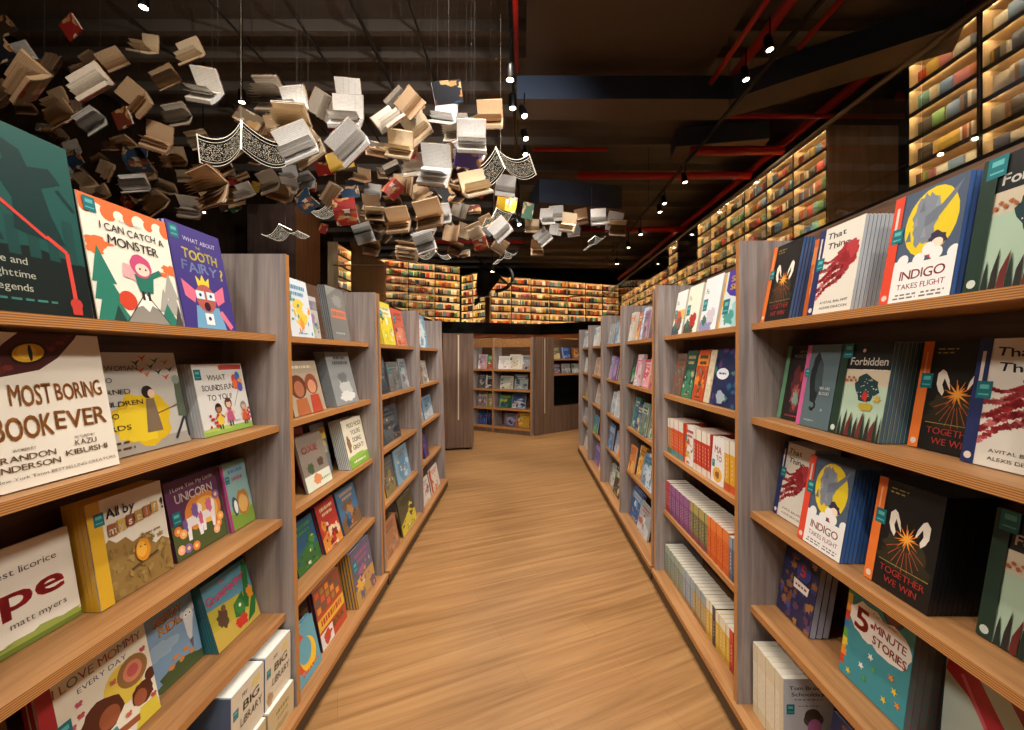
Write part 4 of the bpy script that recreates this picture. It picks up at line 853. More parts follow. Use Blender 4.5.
# remaining bays on the gallery side
def cname(h):
    r, g, b = [int(h[i:i + 2], 16) for i in (1, 3, 5)]
    return None
BAYS = [
 ('third bay', 2.44, 3.21, {
  0: [('white-orange', ['#d8d2c6', '#d97a3a', '#e6e0d4']), ('orange', ['#c8672e', '#e0a04a', '#e8d8c0']), ('blue-white', ['#b9c4d6', '#4a5aa0', '#e6e6ea']), ('mauve', ['#9a7a8a', '#c0a0b0', '#6a4a72']), ('violet', ['#6a4a9a', '#b0a0d0', '#8a6ab8']), ('charcoal', ['#34343a', '#5a5a62', '#8a8a90'])],
  1: [('black and green', ['#1d2a24', '#2fa050', '#c8ccc4', '#3a4a42']), ('pink-white', ['#d8c4c8', '#d06a8a', '#e8e0e0']), ('hot pink', ['#cf4a6a', '#e8a0b0', '#f0e0d8']), ('rose', ['#c87a7a', '#e0b0a0', '#a84a52']), ('brown', ['#7d5a4a', '#a8806a', '#c8a888'])],
  2: [('teal', ['#2f6a68', '#5a9a94', '#c0d0c8']), ('deep blue', ['#2a4a72', '#5a7aa0', '#c8b88a']), ('grey-green', ['#6a7f72', '#a0b0a0', '#4a5a50']), ('sage', ['#7a9a84', '#b0c8b4', '#4f7a5e']), ('jade', ['#4f9070', '#90c0a4', '#d8e0d0'])],
  3: [('orange', ['#cf7a2e', '#e8b05a', '#b0502a']), ('amber', ['#d9962e', '#f0c878', '#a8622a']), ('sky blue', ['#6a93b5', '#b8d0e0', '#3a6a94']), ('blue-white', ['#c4d0da', '#5a8ab0', '#3a4a5a']), ('yellow', ['#d9bd55', '#f0e0a0', '#b08a3a'])],
  4: [('blue', ['#2f5a94', '#6a9ac8', '#d8d0c0']), ('silver-grey', ['#98a0a6', '#c0c6c8', '#a8604a']), ('tan', ['#c09a62', '#d8b884', '#a07a48'])]}),
 ('fourth bay', 3.26, 4.0, {
  0: [('grey', ['#8a949a', '#b0b8bc']), ('slate', ['#5f7080', '#90a0ac']), ('steel blue', ['#6d8a9e', '#a0b8c6']), ('pale blue', ['#a4bcca', '#d0dee4']), ('ice blue', ['#b8ccd6', '#e0e8ea'])],
  1: [('lilac', ['#9a86a8', '#c8b8d0']), ('violet', ['#6f4a86', '#a888b8']), ('grey-green', ['#7a9484', '#b0c4b4']), ('pink-grey', ['#b09aa0', '#d8c8cc'])],
  2: [('white', ['#c8ced2', '#9aa8b0']), ('pale grey', ['#b0b8bc', '#d8dcdc']), ('salmon', ['#c08a74', '#d8b09a'])],
  3: [('blue', ['#4a70a0', '#90b0d0']), ('grey-blue', ['#8090a8', '#b0c0d0']), ('orange', ['#c8703a', '#e0a070']), ('rust', ['#b0583a', '#d88a60'])],
  4: [('grey', ['#9a9a96', '#c8c8c2']), ('black and yellow', ['#2f3436', '#c8c08a']), ('beige', ['#b8a890', '#d8ccb8'])]}),
 ('fifth bay', 4.09, 4.85, {
  0: [('white', ['#d5d9da', '#8fb0b4', '#e6e8e6']), ('ivory', ['#d8d4c6', '#b8b0a0'])],
  1: [('beige', ['#c8b09a', '#a8846a']), ('sand', ['#b89a84', '#d8c4b0'])],
  2: [('grey', ['#a8a09a', '#c8c0b8']), ('cream', ['#c0b4a0', '#e0d8c8'])],
  3: [('blue-green', ['#3a7a9a', '#60a05a']), ('navy', ['#24305a', '#4a5a90']), ('dark red', ['#6a2a34', '#a05a5a'])],
  4: [('purple', ['#6a5a9a', '#a09ac8']), ('peach', ['#c8a08a', '#e0c8b8'])]}),
 ('sixth bay', 4.9, 5.67, {
  0: [('white', ['#d0d6da', '#90a4b0']), ('grey', ['#aab4ba', '#d8dcde'])],
  1: [('white', ['#ccd2d0', '#e0e4e0'])],
  2: [('orange-green', ['#7a9a6a', '#c87a4a']), ('red', ['#b85a44', '#d8a08a'])],
  3: [('grey', ['#8f8a90', '#b8b4b8']), ('mauve', ['#9a8494', '#c0b0bc'])],
  4: [('white', ['#d0d0c8', '#a0a8a0'])]})]
for bn, ya, yb, sh in BAYS:
    for k, lst in sh.items():
        n = len(lst); fr = .97; stp = (yb - ya) * fr / n; y = yb - .012
        for i, (wd, cs) in enumerate(lst):
            h = [.2, .215, .19, .225][(i * 7 + k * 3 + len(bn)) % 4]; w = min(stp - .008, .3)
            faceout('R', k, y - w, y, .787 + .012 * ((i * 5 + k) % 3), h, 9 + (i + k) % 3, generic(cs, i * 3 + k * 5 + len(bn)), .013, 2 if (i + k) % 2 == 0 else 1,
                    f'{wd} storybook, {ORD[i + 1]} along the {SHELF[k]}, {bn} under the gallery', f'the {wd} book on the {SHELF[k]} of the {bn}', cc(cs[0], cs[-1]), name=GB, group=f'storybooks in the {bn}')
            y -= stp

# ------------------------------------------------------------------ room shell
XL, XR, Y0, Y1, ZC = -7.2, 6.2, -2.4, 23.4, 5.8
mb = MB(); mb.box(XL, Y0, -.1, XR, Y1, 0); struct('floor', mb, ['floor'])
mb = MB(); mb.box(XL, Y0, ZC, XR, Y1, ZC + .1); struct('ceiling', mb, ['ceil'])
for n, a in (('left', (XL - .1, Y0, 0, XL, Y1, ZC)), ('right', (XR, Y0, 0, XR + .1, Y1, ZC)), ('back', (XL, Y1, 0, XR, Y1 + .1, ZC)), ('front', (XL, Y0 - .1, 0, XR, Y0, ZC))):
    mb = MB(); mb.box(*a); struct('wall_' + n, mb, ['wall'])
ZS, ZG = 2.22, 2.68
EDGE = [(3.14, Y0), (3.14, 16.3), (.66, 17.8), (-3.47, 16.47), (-3.7, 11.15), (-5.1, 11.15), (-5.3, 9.5), (-5.3, Y0)]
ring = EDGE[::-1] + [(XR, Y0), (XR, Y1), (XL, Y1), (XL, Y0)]
ring = [(XL, Y0), (-5.3, Y0)] + EDGE[::-1][1:] + [(XR, Y0), (XR, Y1), (XL, Y1)]
mb = MB(); n = len(ring)
mb.face([(x, y, ZG) for x, y in ring], 0); mb.face([(x, y, ZS) for x, y in reversed(ring)], 2)
for (a, b), (c, d) in zip(ring, ring[1:] + ring[:1]): mb.face([(a, b, ZS), (c, d, ZS), (c, d, ZG), (a, b, ZG)], 1)
struct('floor_gallery', mb, ['wall', 'fascia', 'soffit'])

# ------------------------------------------------------------------ lit gallery bookcases
PITCH = .322
PROTO = {}
def gallery_bay(w, rows):
    key = (w, rows)
    if key in PROTO: return copy_tree(PROTO[key])
    root = empty('gallery_bookcase'); H = rows * PITCH; D = .3
    for x0 in (0, w - .02):
        mb = MB(); mb.box(x0, 0, 0, x0 + .02, D, H + .04, mats=[0, 0, 1, 0, 0, 0]); mb.build('side_panel', ['glow_oak', 'darkedge'], root)
    mb = MB(); mb.box(.02, D - .012, 0, w - .02, D, H + .04); mb.build('back_panel', ['glow_oak'], root)
    for i in range(rows + 1):
        z = i * PITCH; mb = MB(); mb.box(.02, .012, z, w - .02, D - .012, z + .03); mb.box(.02, .0005, z - .02, w - .02, .0125, z + .03, m=1); mb.build('shelf', ['glow_oak', 'darkedge'], root)
    for i in range(1, rows + 1):
        z = i * PITCH; mb = MB(); mb.box(.03, .022, z - .007, w - .03, .03, z - .001); mb.build('led_strip', ['led'], root)
    PROTO[key] = root
    return root

GC = [('dark red', '#8f3a30'), ('red', '#b03a2a'), ('orange', '#c8703a'), ('cream', '#e0d4b8'), ('white', '#e8e5dc'), ('green', '#6a9458'), ('teal', '#5a918c'), ('blue', '#5f7fa8'), ('grey', '#a09b92'), ('brown', '#84604a'), ('black', '#3a3634'), ('yellow', '#c8a640'), ('pink', '#b8707a'), ('navy', '#2a3550')]
GP = []
for i, (t, h, d, fo) in enumerate([(.022, .19, .14, 0), (.03, .205, .15, 0), (.038, .22, .16, 0), (.026, .17, .13, 0), (.034, .19, .15, 0), (.13, .19, .02, 1), (.15, .205, .022, 1), (.17, .2, .02, 1), (.145, .22, .024, 1)]):
    mb = MB(); mb.box(0, 0, 0, t, d, h, mats=[0, 1, 0, 0 if not fo else 0, 0, 0])
    if fo: mb.m[4] = 0
    GP.append((mb.mesh('gallery_book', ['gcover', PAGE['c']]), t, h, d, fo))
MASS = MB()
def fill_row(q, w, fill):
    x = .03; out = []
    while x < w - .06 - (1 - fill) * w:
        if q.random() < .45:
            g = q.choice(GP[:5]); col = q.choice(GC); n = q.randint(2, 6)
            for i in range(n):
                if x + g[1] > w - .03: break
                out.append((x, g, col if q.random() < .75 else q.choice(GC))); x += g[1] + .002
        else:
            g = q.choice(GP[5:])
            if x + g[1] > w - .03: x += .06; continue
            out.append((x, g, q.choice(GC))); x += g[1] + q.choice([.004, .01, .03])
    return out
def place_bay(x, y, z, ang, w, rows, name, books, seed, grp='lit gallery bookcases', cat='bookcase'):
    o = gallery_bay(w, rows); o.location = (x, y, z); o.rotation_euler = (0, 0, R(ang)); tag(o, name, cat, grp)
    q = random.Random(seed); ca, sa = cos(R(ang)), sin(R(ang))
    for r in range(rows):
        zz = z + (rows - 1 - r) * PITCH + .0305
        single = books and r < books[0]
        for k, (bx, g, (cn, hx)) in enumerate(fill_row(q, w, q.uniform(.85, 1))):
            by = .1 if g[4] else .075
            px, py = x + bx * ca - by * sa, y + bx * sa + by * ca
            if single:
                b = link('gallery_book', g[0]); b.location = (px, py, zz); b.rotation_euler = (0, 0, R(ang)); b.color = lin(hx)
                tag(b, f"{cn} {'cover' if g[4] else 'spine'}, {ORD[k + 1]} along the {ORD[r + 1]} lit shelf, {books[1]}", 'book', 'books on lit gallery shelves')
            else:
                t, d, h = g[1], g[3], g[2]; pts = []
                for lz in (0, h):
                    for ly in (0, d):
                        for lx in (0, t): pts.append((px + lx * ca - ly * sa, py + lx * sa + ly * ca, zz + lz))
                MASS.raw(pts, [(0, 1, 5, 4), (2, 6, 7, 3), (0, 4, 6, 2), (1, 3, 7, 5), (4, 5, 7, 6)], 0, hx)
GX = 4.8
place_bay(GX, 4.42, ZG, -90, .82, 7, 'lit gallery bookcase at the frame edge above the comic-sized books', (5, 'gallery bay at the frame edge'), 1)
place_bay(GX, 5.26, ZG, -90, .82, 7, 'lit gallery bookcase beside the dark gap and wooden end panel', (5, 'gallery bay before the dark gap'), 2)
for i in range(6):
    place_bay(GX, 7.5 + i * .832, ZG, -90, .83, 7, f'lit gallery bookcase, {ORD[i + 1]} beyond the wooden end panel', (4, f'{ORD[i + 1]} bay beyond the end panel') if i < 5 else None, 10 + i)
place_bay(GX, 12.4, ZG, -90, .73, 4, 'low lit gallery shelves under the dark wood panel', None, 21)
place_bay(GX, 13.14, ZG, -90, .73, 4, 'second low lit gallery shelves under the dark wood panel', None, 22)
place_bay(GX, 13.98, ZG, -90, .82, 7, 'single tall lit gallery bookcase between dark panels', None, 23)
for i in range(8): place_bay(GX, 14.95 + i * .832, ZG, -90, .83, 5, f'low lit gallery bookcase, {ORD[i + 1]} past the single tall one', None, 30 + i)
a = math.degrees(math.atan2(2.64, 6.3))
for i in range(7): place_bay(-1.5 + 6.3 * i / 7, 18.76 + 2.64 * i / 7, ZG, a, .975, 7, f'lit bookcase on the far gallery, {ORD[i + 1]} from the inner corner', None, 40 + i)
for i in range(2): place_bay(-2.86 + .6 * i, 19.02 - .57 * i, ZG, -43.6, .8, 7, f'lit corner bookcase on the far gallery, {ORD[i + 1]} of two', None, 50 + i)
for i in range(3): place_bay(-5.78 + .98 * i, 16.8 + .567 * i, ZG, 30, 1.13, 8, f'taller lit gallery bookcase, {ORD[i + 1]} of three above the coral red book', None, 60 + i)
place_bay(-5.45, 12.27, ZG, 90, .93, 6, 'narrow-looking lit bookcase between brown gallery panels', None, 70)
for i in range(9): place_bay(-4.2 + i * .98, 20.6, -.05, 0, .975, 7, f'lit ground-floor wall bookcase under the gallery, {ORD[i + 1]} along', None, 80 + i, 'lit wall bookcases under the gallery')
ms = MASS.build('distant_books', ['cover']); tag(ms, 'countless small books filling the far lit gallery shelves', 'books', None, 'stuff')
def trim(i, a, m):
    mb = MB(); mb.box(*a, mats=m); struct(f'trim_{i}', mb, ['brownpanel', 'greypanel', 'darkedge'])
trim(1, (GX, 6.63, ZG, 5.9, 6.67, 4.95), [0] * 6)
trim(2, (GX, 11.68, ZG + 4 * PITCH + .04, GX + .05, 13.16, 4.95), [2] * 6)
trim(3, (GX, 5.27, ZG, 5.9, 5.3, 4.95), [2] * 6)
trim(4, (-6.6, 10., ZG, -5.45, 11.2, 4.93), [0, 0, 1, 0, 0, 0])
trim(5, (-5.5, 13.25, ZG, -5.45, 16.55, 4.95), [0] * 6)
trim(6, (GX, 12.44, ZG + 5 * PITCH + .04 + .3, GX + .01, 12.45, 4.95), [2] * 6)
trim(7, (-1.66, 17.85, ZG, -1.5, 18.7, 4.95), [0] * 6)

def balustrade(p, q, n, label):
    root = empty('glass_balustrade', ((p[0] + q[0]) / 2, (p[1] + q[1]) / 2, ZG)); tag(root, label, 'railing', 'glass balustrades of the gallery'); o = root.location
    P, Q = Vector((p[0], p[1], 0)), Vector((q[0], q[1], 0)); d = (Q - P).normalized(); nr = Vector((-d.y, d.x, 0)) * .006
    mb = MB(); mb.tube([P + Vector((0, 0, 3.73)), Q + Vector((0, 0, 3.73))], .022, 8); shift(mb, o).build('handrail', ['rail'], root, True)
    for i in range(n):
        a, b = P.lerp(Q, i / n) + d * .01, P.lerp(Q, (i + 1) / n) - d * .01; mb = MB()
        c = [a - nr, b - nr, b + nr, a + nr]; z0, z1 = ZG + .001, 3.71
        mb.raw([tuple(v.xy) + (z,) for z in (z0, z1) for v in c], [(0, 3, 2, 1), (4, 5, 6, 7), (0, 1, 5, 4), (1, 2, 6, 5), (2, 3, 7, 6), (3, 0, 4, 7)])
        shift(mb, o).build('glass_pane', ['glass'], root)
balustrade((3.17, .5), (3.17, 16.2), 11, 'long glass balustrade with bronze handrail before the lit gallery bookcases')
balustrade((3.1, 16.38), (.7, 17.83), 2, 'glass balustrade of the far gallery by its inner corner')
balustrade((.6, 17.83), (-3.4, 16.55), 3, 'glass balustrade of the far gallery above the island shelves')
balustrade((-3.72, 11.17), (-5.08, 11.17), 1, 'short glass balustrade before the narrow-looking lit bookcase')
balustrade((-3.72, 11.25), (-3.5, 16.4), 4, 'glass balustrade running back before the brown gallery panels')

# ------------------------------------------------------------------ islands on the ground floor behind the aisle
def far_book(x, y, z, ang, w, h, cs, seed, label):
    o = make_book('display_book', w, h, .02, generic(cs, seed), cc(cs[0]), hard=False)
    o.location = (x, y, z + .004); o.rotation_euler = (R(-9), 0, R(ang)); tag(o, label, 'book', 'books on the island shelves')
def island():
    ang = math.degrees(math.atan2(-.56, 1.05)); L = 1.19; root = empty('island_bookcase', (-.93, 7.43, 0), R(ang))
    tag(root, 'island bookcase with two columns of display shelves beyond the aisle', 'bookcase')
    D = .3; H = 1.62; zs = [.1, .42, .74, 1.08, 1.42]
    for x in (0, .42, L - .03):
        mb = MB(); mb.box(x, 0, 0, x + .03, D, H, mats=[0, 0, 1, 0, 0, 0]); mb.build('side_panel', ['laminate', 'oak'], root)
    for x0, x1 in ((.03, .42), (.45, L - .03)):
        for z in zs[:4]:
            mb = MB(); mb.box(x0, -.01, z - .03, x1, D - .02, z, mats=[0, 0, 1, 0, 0, 0]); mb.build('shelf', ['oak', 'ply'], root)
        mb = MB(); mb.box(x0, .02, H - .16, x1, .05, H - .02); mb.build('header_board', ['oak'], root)
        mb = MB(); mb.box(x0, .0, .0, x1, .04, .07); mb.build('plinth', ['end'], root)
    mb = MB(); mb.box(0.03, D - .02, 0, L - .03, D, H); mb.build('back_panel', ['back'], root)
    rows = {3: [('pink and white', .06, ['#c8a0a8', '#e6e0dc', '#8a6a8a']), ('green and red', .24, ['#4f9a62', '#c84a34', '#e0d8c8']), ('white', .48, ['#e2e0da', '#cfcac0']), ('cream', .7, ['#ddd6c4', '#c8c0a8']), ('grey and white', .92, ['#9a9c9e', '#d8d8d4', '#4a4a4a'])],
            2: [('charcoal', .05, ['#4a4c50', '#9a9c9e']), ('black and white', .22, ['#3a3c40', '#c8c8c6']), ('cream and grey', .52, ['#b5b5a4', '#e0dcc8', '#6a7a6a']), ('pale grey', .8, ['#98a4a4', '#4a5a5c', '#c8d0d0'])],
            1: [('mauve', .06, ['#8a7a86', '#d8c8b0', '#5a4050']), ('olive and pink', .24, ['#8a8a4a', '#c89aa0', '#d8d0a0']), ('green and blue', .5, ['#2f5a4a', '#4a8a9a', '#a8b03a']), ('blue and white', .76, ['#3f5a84', '#c8d0d8', '#2a3450'])],
            0: [('dark blue', .06, ['#26365e', '#4a5a94']), ('navy', .24, ['#22304e', '#3a4a7a']), ('lilac grey', .6, ['#6a6a86', '#a0a0b8', '#4a3a4a']), ('yellow', .84, ['#c89a34', '#c8502e', '#e0c860'])]}
    ca, sa = cos(R(ang)), sin(R(ang))
    for k, lst in rows.items():
        for i, (wd, bx, cs) in enumerate(lst):
            nx = [b[1] for b in lst if b[1] > bx]; w = min(.26, (.42 if bx < .42 else L - .035) - bx, (min(nx) if nx else 9) - bx + .004); lx, ly = bx, .1
            far_book(-.93 + lx * ca - ly * sa, 7.43 + lx * sa + ly * ca, zs[k], ang, w - .012, .255 - .015 * (i % 3), cs, i * 5 + k, f'{wd} display book, {ORD[i + 1]} along the island\'s {["bottom", "third", "second", "top"][k]} shelf')
island()
def side_unit():
    ang = math.degrees(math.atan2(.75, .9)); root = empty('screen_cabinet', (.178, 6.88, 0), R(ang)); tag(root, 'wood cabinet with tall steel inlay, two short shelves and a black screen', 'cabinet')
    H = 1.62
    mb = MB(); mb.box(0, 0, 0, .42, .04, H); mb.build('body', ['end'], root)
    mb = MB(); mb.box(.2, -.004, .35, .216, .003, H - .02); mb.build('inlay', ['steel'], root)
    mb = MB(); mb.box(.42, 0, 0, 1.3, .26, .45); mb.build('base_board', ['end'], root)
    mb = MB(); mb.box(.42, .22, .45, 1.3, .26, H); mb.build('back_panel', ['back'], root)
    for z in (1.0, 1.26):
        mb = MB(); mb.box(.42, .0, z - .025, 1.3, .22, z, mats=[0, 0, 1, 0, 0, 0]); mb.build('shelf', ['oak', 'ply'], root)
    mb = MB(); mb.box(.43, .02, .47, 1.28, .06, .96); mb.build('screen', ['screen'], root)
    mb = MB(); mb.box(1.27, 0, .45, 1.3, .22, H); mb.build('side_panel', ['end'], root)
    ca, sa = cos(R(ang)), sin(R(ang))
    for k, z, lst in ((0, 1.26, [('olive', ['#6a6a4a', '#c8b88a']), ('blue', ['#2f4a86', '#8aa0d0']), ('brown orange', ['#8a5a3a', '#d8a060'])]), (1, 1.0, [('mauve grey', ['#7a6a7a', '#b0a0a8']), ('pale', ['#c8c4bc', '#8a8a9a']), ('white', ['#d8dcd4', '#a8b8a8'])])):
        for i, (wd, cs) in enumerate(lst):
            lx, ly = .45 + i * .26, .08
            far_book(.178 + lx * ca - ly * sa, 6.88 + lx * sa + ly * ca, z, ang, .2, .2 - .03 * k, cs, 7 * i + k, f'{wd} display book on the {["upper", "lower"][k]} short shelf over the black screen')
side_unit()
def end_cabinet():
    root = empty('end_cabinet', (-1.12, 5.78, 0), R(14)); tag(root, 'tall walnut end cabinet with a steel inlay at the end of the picture-book row', 'cabinet')
    mb = MB(); mb.box(0, 0, .03, .42, .9, 1.62); mb.build('body', ['end'], root)
    mb = MB(); mb.box(.2, -.004, .42, .218, .003, 1.6); mb.build('inlay', ['steel'], root)
    for x in (.05, .34):
        mb = MB(); mb.tube([(x, .06, 0), (x, .06, .03)], .02, 10); mb.build('foot', ['blackmetal'], root)
end_cabinet()

# ------------------------------------------------------------------ ceiling: beams, ducts, pipes, tracks
for i, y in enumerate([5.6, 6.1, 6.85, 7.5, 8.6, 9.8, 11, 12.2, 13.4, 14.6, 15.8, 17, 18.2, 19.4, 20.6]):
    mb = MB(); mb.box(XL, y, ZC - .16, XR, y + .09, ZC - .0005); o = mb.build('ceiling_beam', ['beam']); o['kind'] = 'structure'
mb = MB(); mb.box(0.02, 4.5, 5.2, 2.5, 5.85, 5.32); struct('ceiling_lowered', mb, ['ductunder'])
def duct(pts, hw, z0, z1, label):
    mb = MB(); L = []; Rr = []
    P = [Vector((x, y)) for x, y in pts]
    for i, p in enumerate(P):
        d = (P[min(i + 1, len(P) - 1)] - P[max(0, i - 1)]).normalized(); n = Vector((-d.y, d.x)) * hw; L.append(p + n); Rr.append(p - n)
    for i in range(len(P) - 1):
        a, b, c, d = L[i], L[i + 1], Rr[i + 1], Rr[i]
        for z, m, rev in ((z0, 1, 0), (z1, 0, 1)):
            f = [(q.x, q.y, z) for q in (a, b, c, d)]; mb.face(f[::-1] if rev else f, m)
        mb.face([(d.x, d.y, z0), (c.x, c.y, z0), (c.x, c.y, z1), (d.x, d.y, z1)], 0); mb.face([(b.x, b.y, z0), (a.x, a.y, z0), (a.x, a.y, z1), (b.x, b.y, z1)], 0)
    for q, r in ((L[0], Rr[0]), (Rr[-1], L[-1])): mb.face([(q.x, q.y, z0), (r.x, r.y, z0), (r.x, r.y, z1), (q.x, q.y, z1)], 0)
    tag(mb.build('hanging_air_duct', ['duct', 'ductunder']), label, 'duct')
duct([(-.1, 5.62), (2.7, 5.62), (3.3, 5.2), (4.5, 4.35)], .24, 4.6, 4.9, 'long blue-grey rectangular air duct bending over the gallery handrail')
duct([(.2, 9.2), (2.0, 9.6)], .5, 4.5, 5.0, 'dark rectangular air duct hanging beyond the flying books')
duct([(2.9, 8.2), (4.5, 7.9)], .3, 5.25, 5.58, 'dark air duct crossing between red pipes above the gallery')
def pipe(pts, r, label, m='red', n=10, name='hanging_pipe', cat='pipe'):
    mb = MB(); mb.tube(pts, r, n); tag(mb.build(name, [m], smooth=True), label, cat)
pipe([(-.1, 3.6, 4.9), (-.1, 5.3, 4.9)], .035, 'short red pipe hanging beside the aisle lamps')
pipe([(2.35, 3.2, 4.75), (2.35, 5.3, 4.75)], .03, 'thin red pipe above the lowered ceiling edge')
pipe([(2.75, 2.6, 4.98), (2.75, 6.3, 4.98)], .06, 'thick red pipe over the paired track lamps')
pipe([(3.2, 2.6, 4.9), (3.2, 4.9, 4.9)], .03, 'thin red pipe crossing over the duct bend')
pipe([(4.75, 1.5, 5.2), (4.75, 21.3, 5.2)], .07, 'thick red pipe running above the gallery bookcases')
pipe([(2.7, 6.45, 4.99), (6.1, 6.45, 4.99)], .035, 'thin red cross pipe above the wooden end panel')
pipe([(5.3, 5.95, 5.0), (6.2, 5.95, 5.0)], .07, 'thick red pipe stub in the gap beside the end panel')
pipe([(3.0, 7.55, 5.0), (4.65, 7.55, 5.0)], .075, 'thick red cross pipe nearer the gallery bays')
pipe([(1.1, 8.65, 5.03), (4.65, 8.65, 5.03)], .075, 'long thick red cross pipe beyond the track')
pipe([(.15, 7.6, 5.05), (1.5, 7.6, 5.05)], .035, 'short red cross pipe near the lettered lamp')
pipe([(1.7, 12.4, 5.05), (4.75, 12.4, 5.05)], .08, 'far red cross pipe above the end of the track')
pipe([(-3.4, 13, 4.85), (0, 13, 4.85)], .05, 'red pipe low behind the flying books')
for i, (x, z) in enumerate([(-2.1, 5.6), (-2.9, 5.6), (-1.4, 5.6), (-3.8, 5.6), (-5.0, 5.6)]):
    pipe([(x, 3.0, z), (x, 9.5, z)], .016 if i else .028, ['bare metal conduit above the flying books, the brightest one', 'dark conduit beside the brightest one', 'thin conduit nearer the aisle lamps', 'thin conduit over the dark end of the ceiling', 'outer thin conduit over the dark corner'][i], 'wire', 6, 'hanging_conduit', 'conduit')
def track(x, y0, y1, z, label):
    mb = MB(); mb.box(x - .02, y0, z, x + .02, y1, z + .035); t = mb.build('light_track', ['blackmetal']); tag(t, label, 'light track')
    for i in range(3):
        y = y0 + (y1 - y0) * (i + .5) / 3; m2 = MB(); m2.tube([(x, y, z + .035), (x, y, ZC - .001)], .006, 6); m2.build('hanger', ['wire'], t)
track(2.6, 3.6, 14, 4.4, 'long black light track over the shelves under the gallery')
track(-.13, 2.5, 9, 4.5, 'black light track above the middle of the aisle')
def spotlight(x, y, z, top, tilt, rz, label, s=1.):
    root = empty('track_spotlight', (x, y, z)); tag(root, label, 'spotlight', 'ceiling spotlights')
    mb = MB(); mb.tube([(0, 0, .0), (0, 0, .02), (0, 0, .13), (0, 0, .16)], [.04 * s, .045 * s, .045 * s, .03 * s], 14); can = mb.build('lamp_can', ['blackmetal'], root, True); can.rotation_euler = (R(tilt), 0, R(rz))
    mb = MB(); mb.tube([(0, 0, -.003), (0, 0, .012)], .034 * s, 14); ln = mb.build('lens', ['bulb'], root); ln.rotation_euler = can.rotation_euler
    mb = MB(); mb.tube([(0, 0, .15), (0, 0, top - z)], .008, 6); mb.build('stem', ['blackmetal'], root)
SP = [(-.14, 4.1, 4.0, 4.5), (-.13, 4.6, 4.02, 4.5), (0., 5.1, 4.22, 4.5), (.02, 5.9, 4.36, 4.5), (0.01, 6.4, 4.38, 4.5), (-.1, 7.8, 3.75, 4.5)]
for i, (x, y, z, t) in enumerate(SP): spotlight(x, y, z, t, 0 if i < 2 else -25, 40, f'black pendant spotlight over the aisle, {ORD[i + 1]} going back')
for i, (y, z) in enumerate([(4.45, 4.55), (4.93, 4.55), (6.8, 4.12), (7.8, 4.14), (8.06, 4.07), (9.4, 4.03), (10.5, 4.02), (11.8, 3.9)]):
    spotlight(2.6, y, z, 4.9 if i < 2 else 4.4, -10, 60, f'black track spotlight above the gallery-side shelves, {ORD[i + 1]} going back')
for x, y, z, l in [(-3.6, 3.97, 4.6, 'bright spotlight alone in the dark upper corner'), (-3.5, 5.2, 4.45, 'small spotlight behind the first lettered lamp'), (-4.9, 6.4, 3.5, 'low spotlight among the flying books beside the tooth fairy cover'), (-.72, 9.4, 3.2, 'tiny spotlight under the end of the flying books')]:
    spotlight(x, y, z, ZC, 0, 0, l)

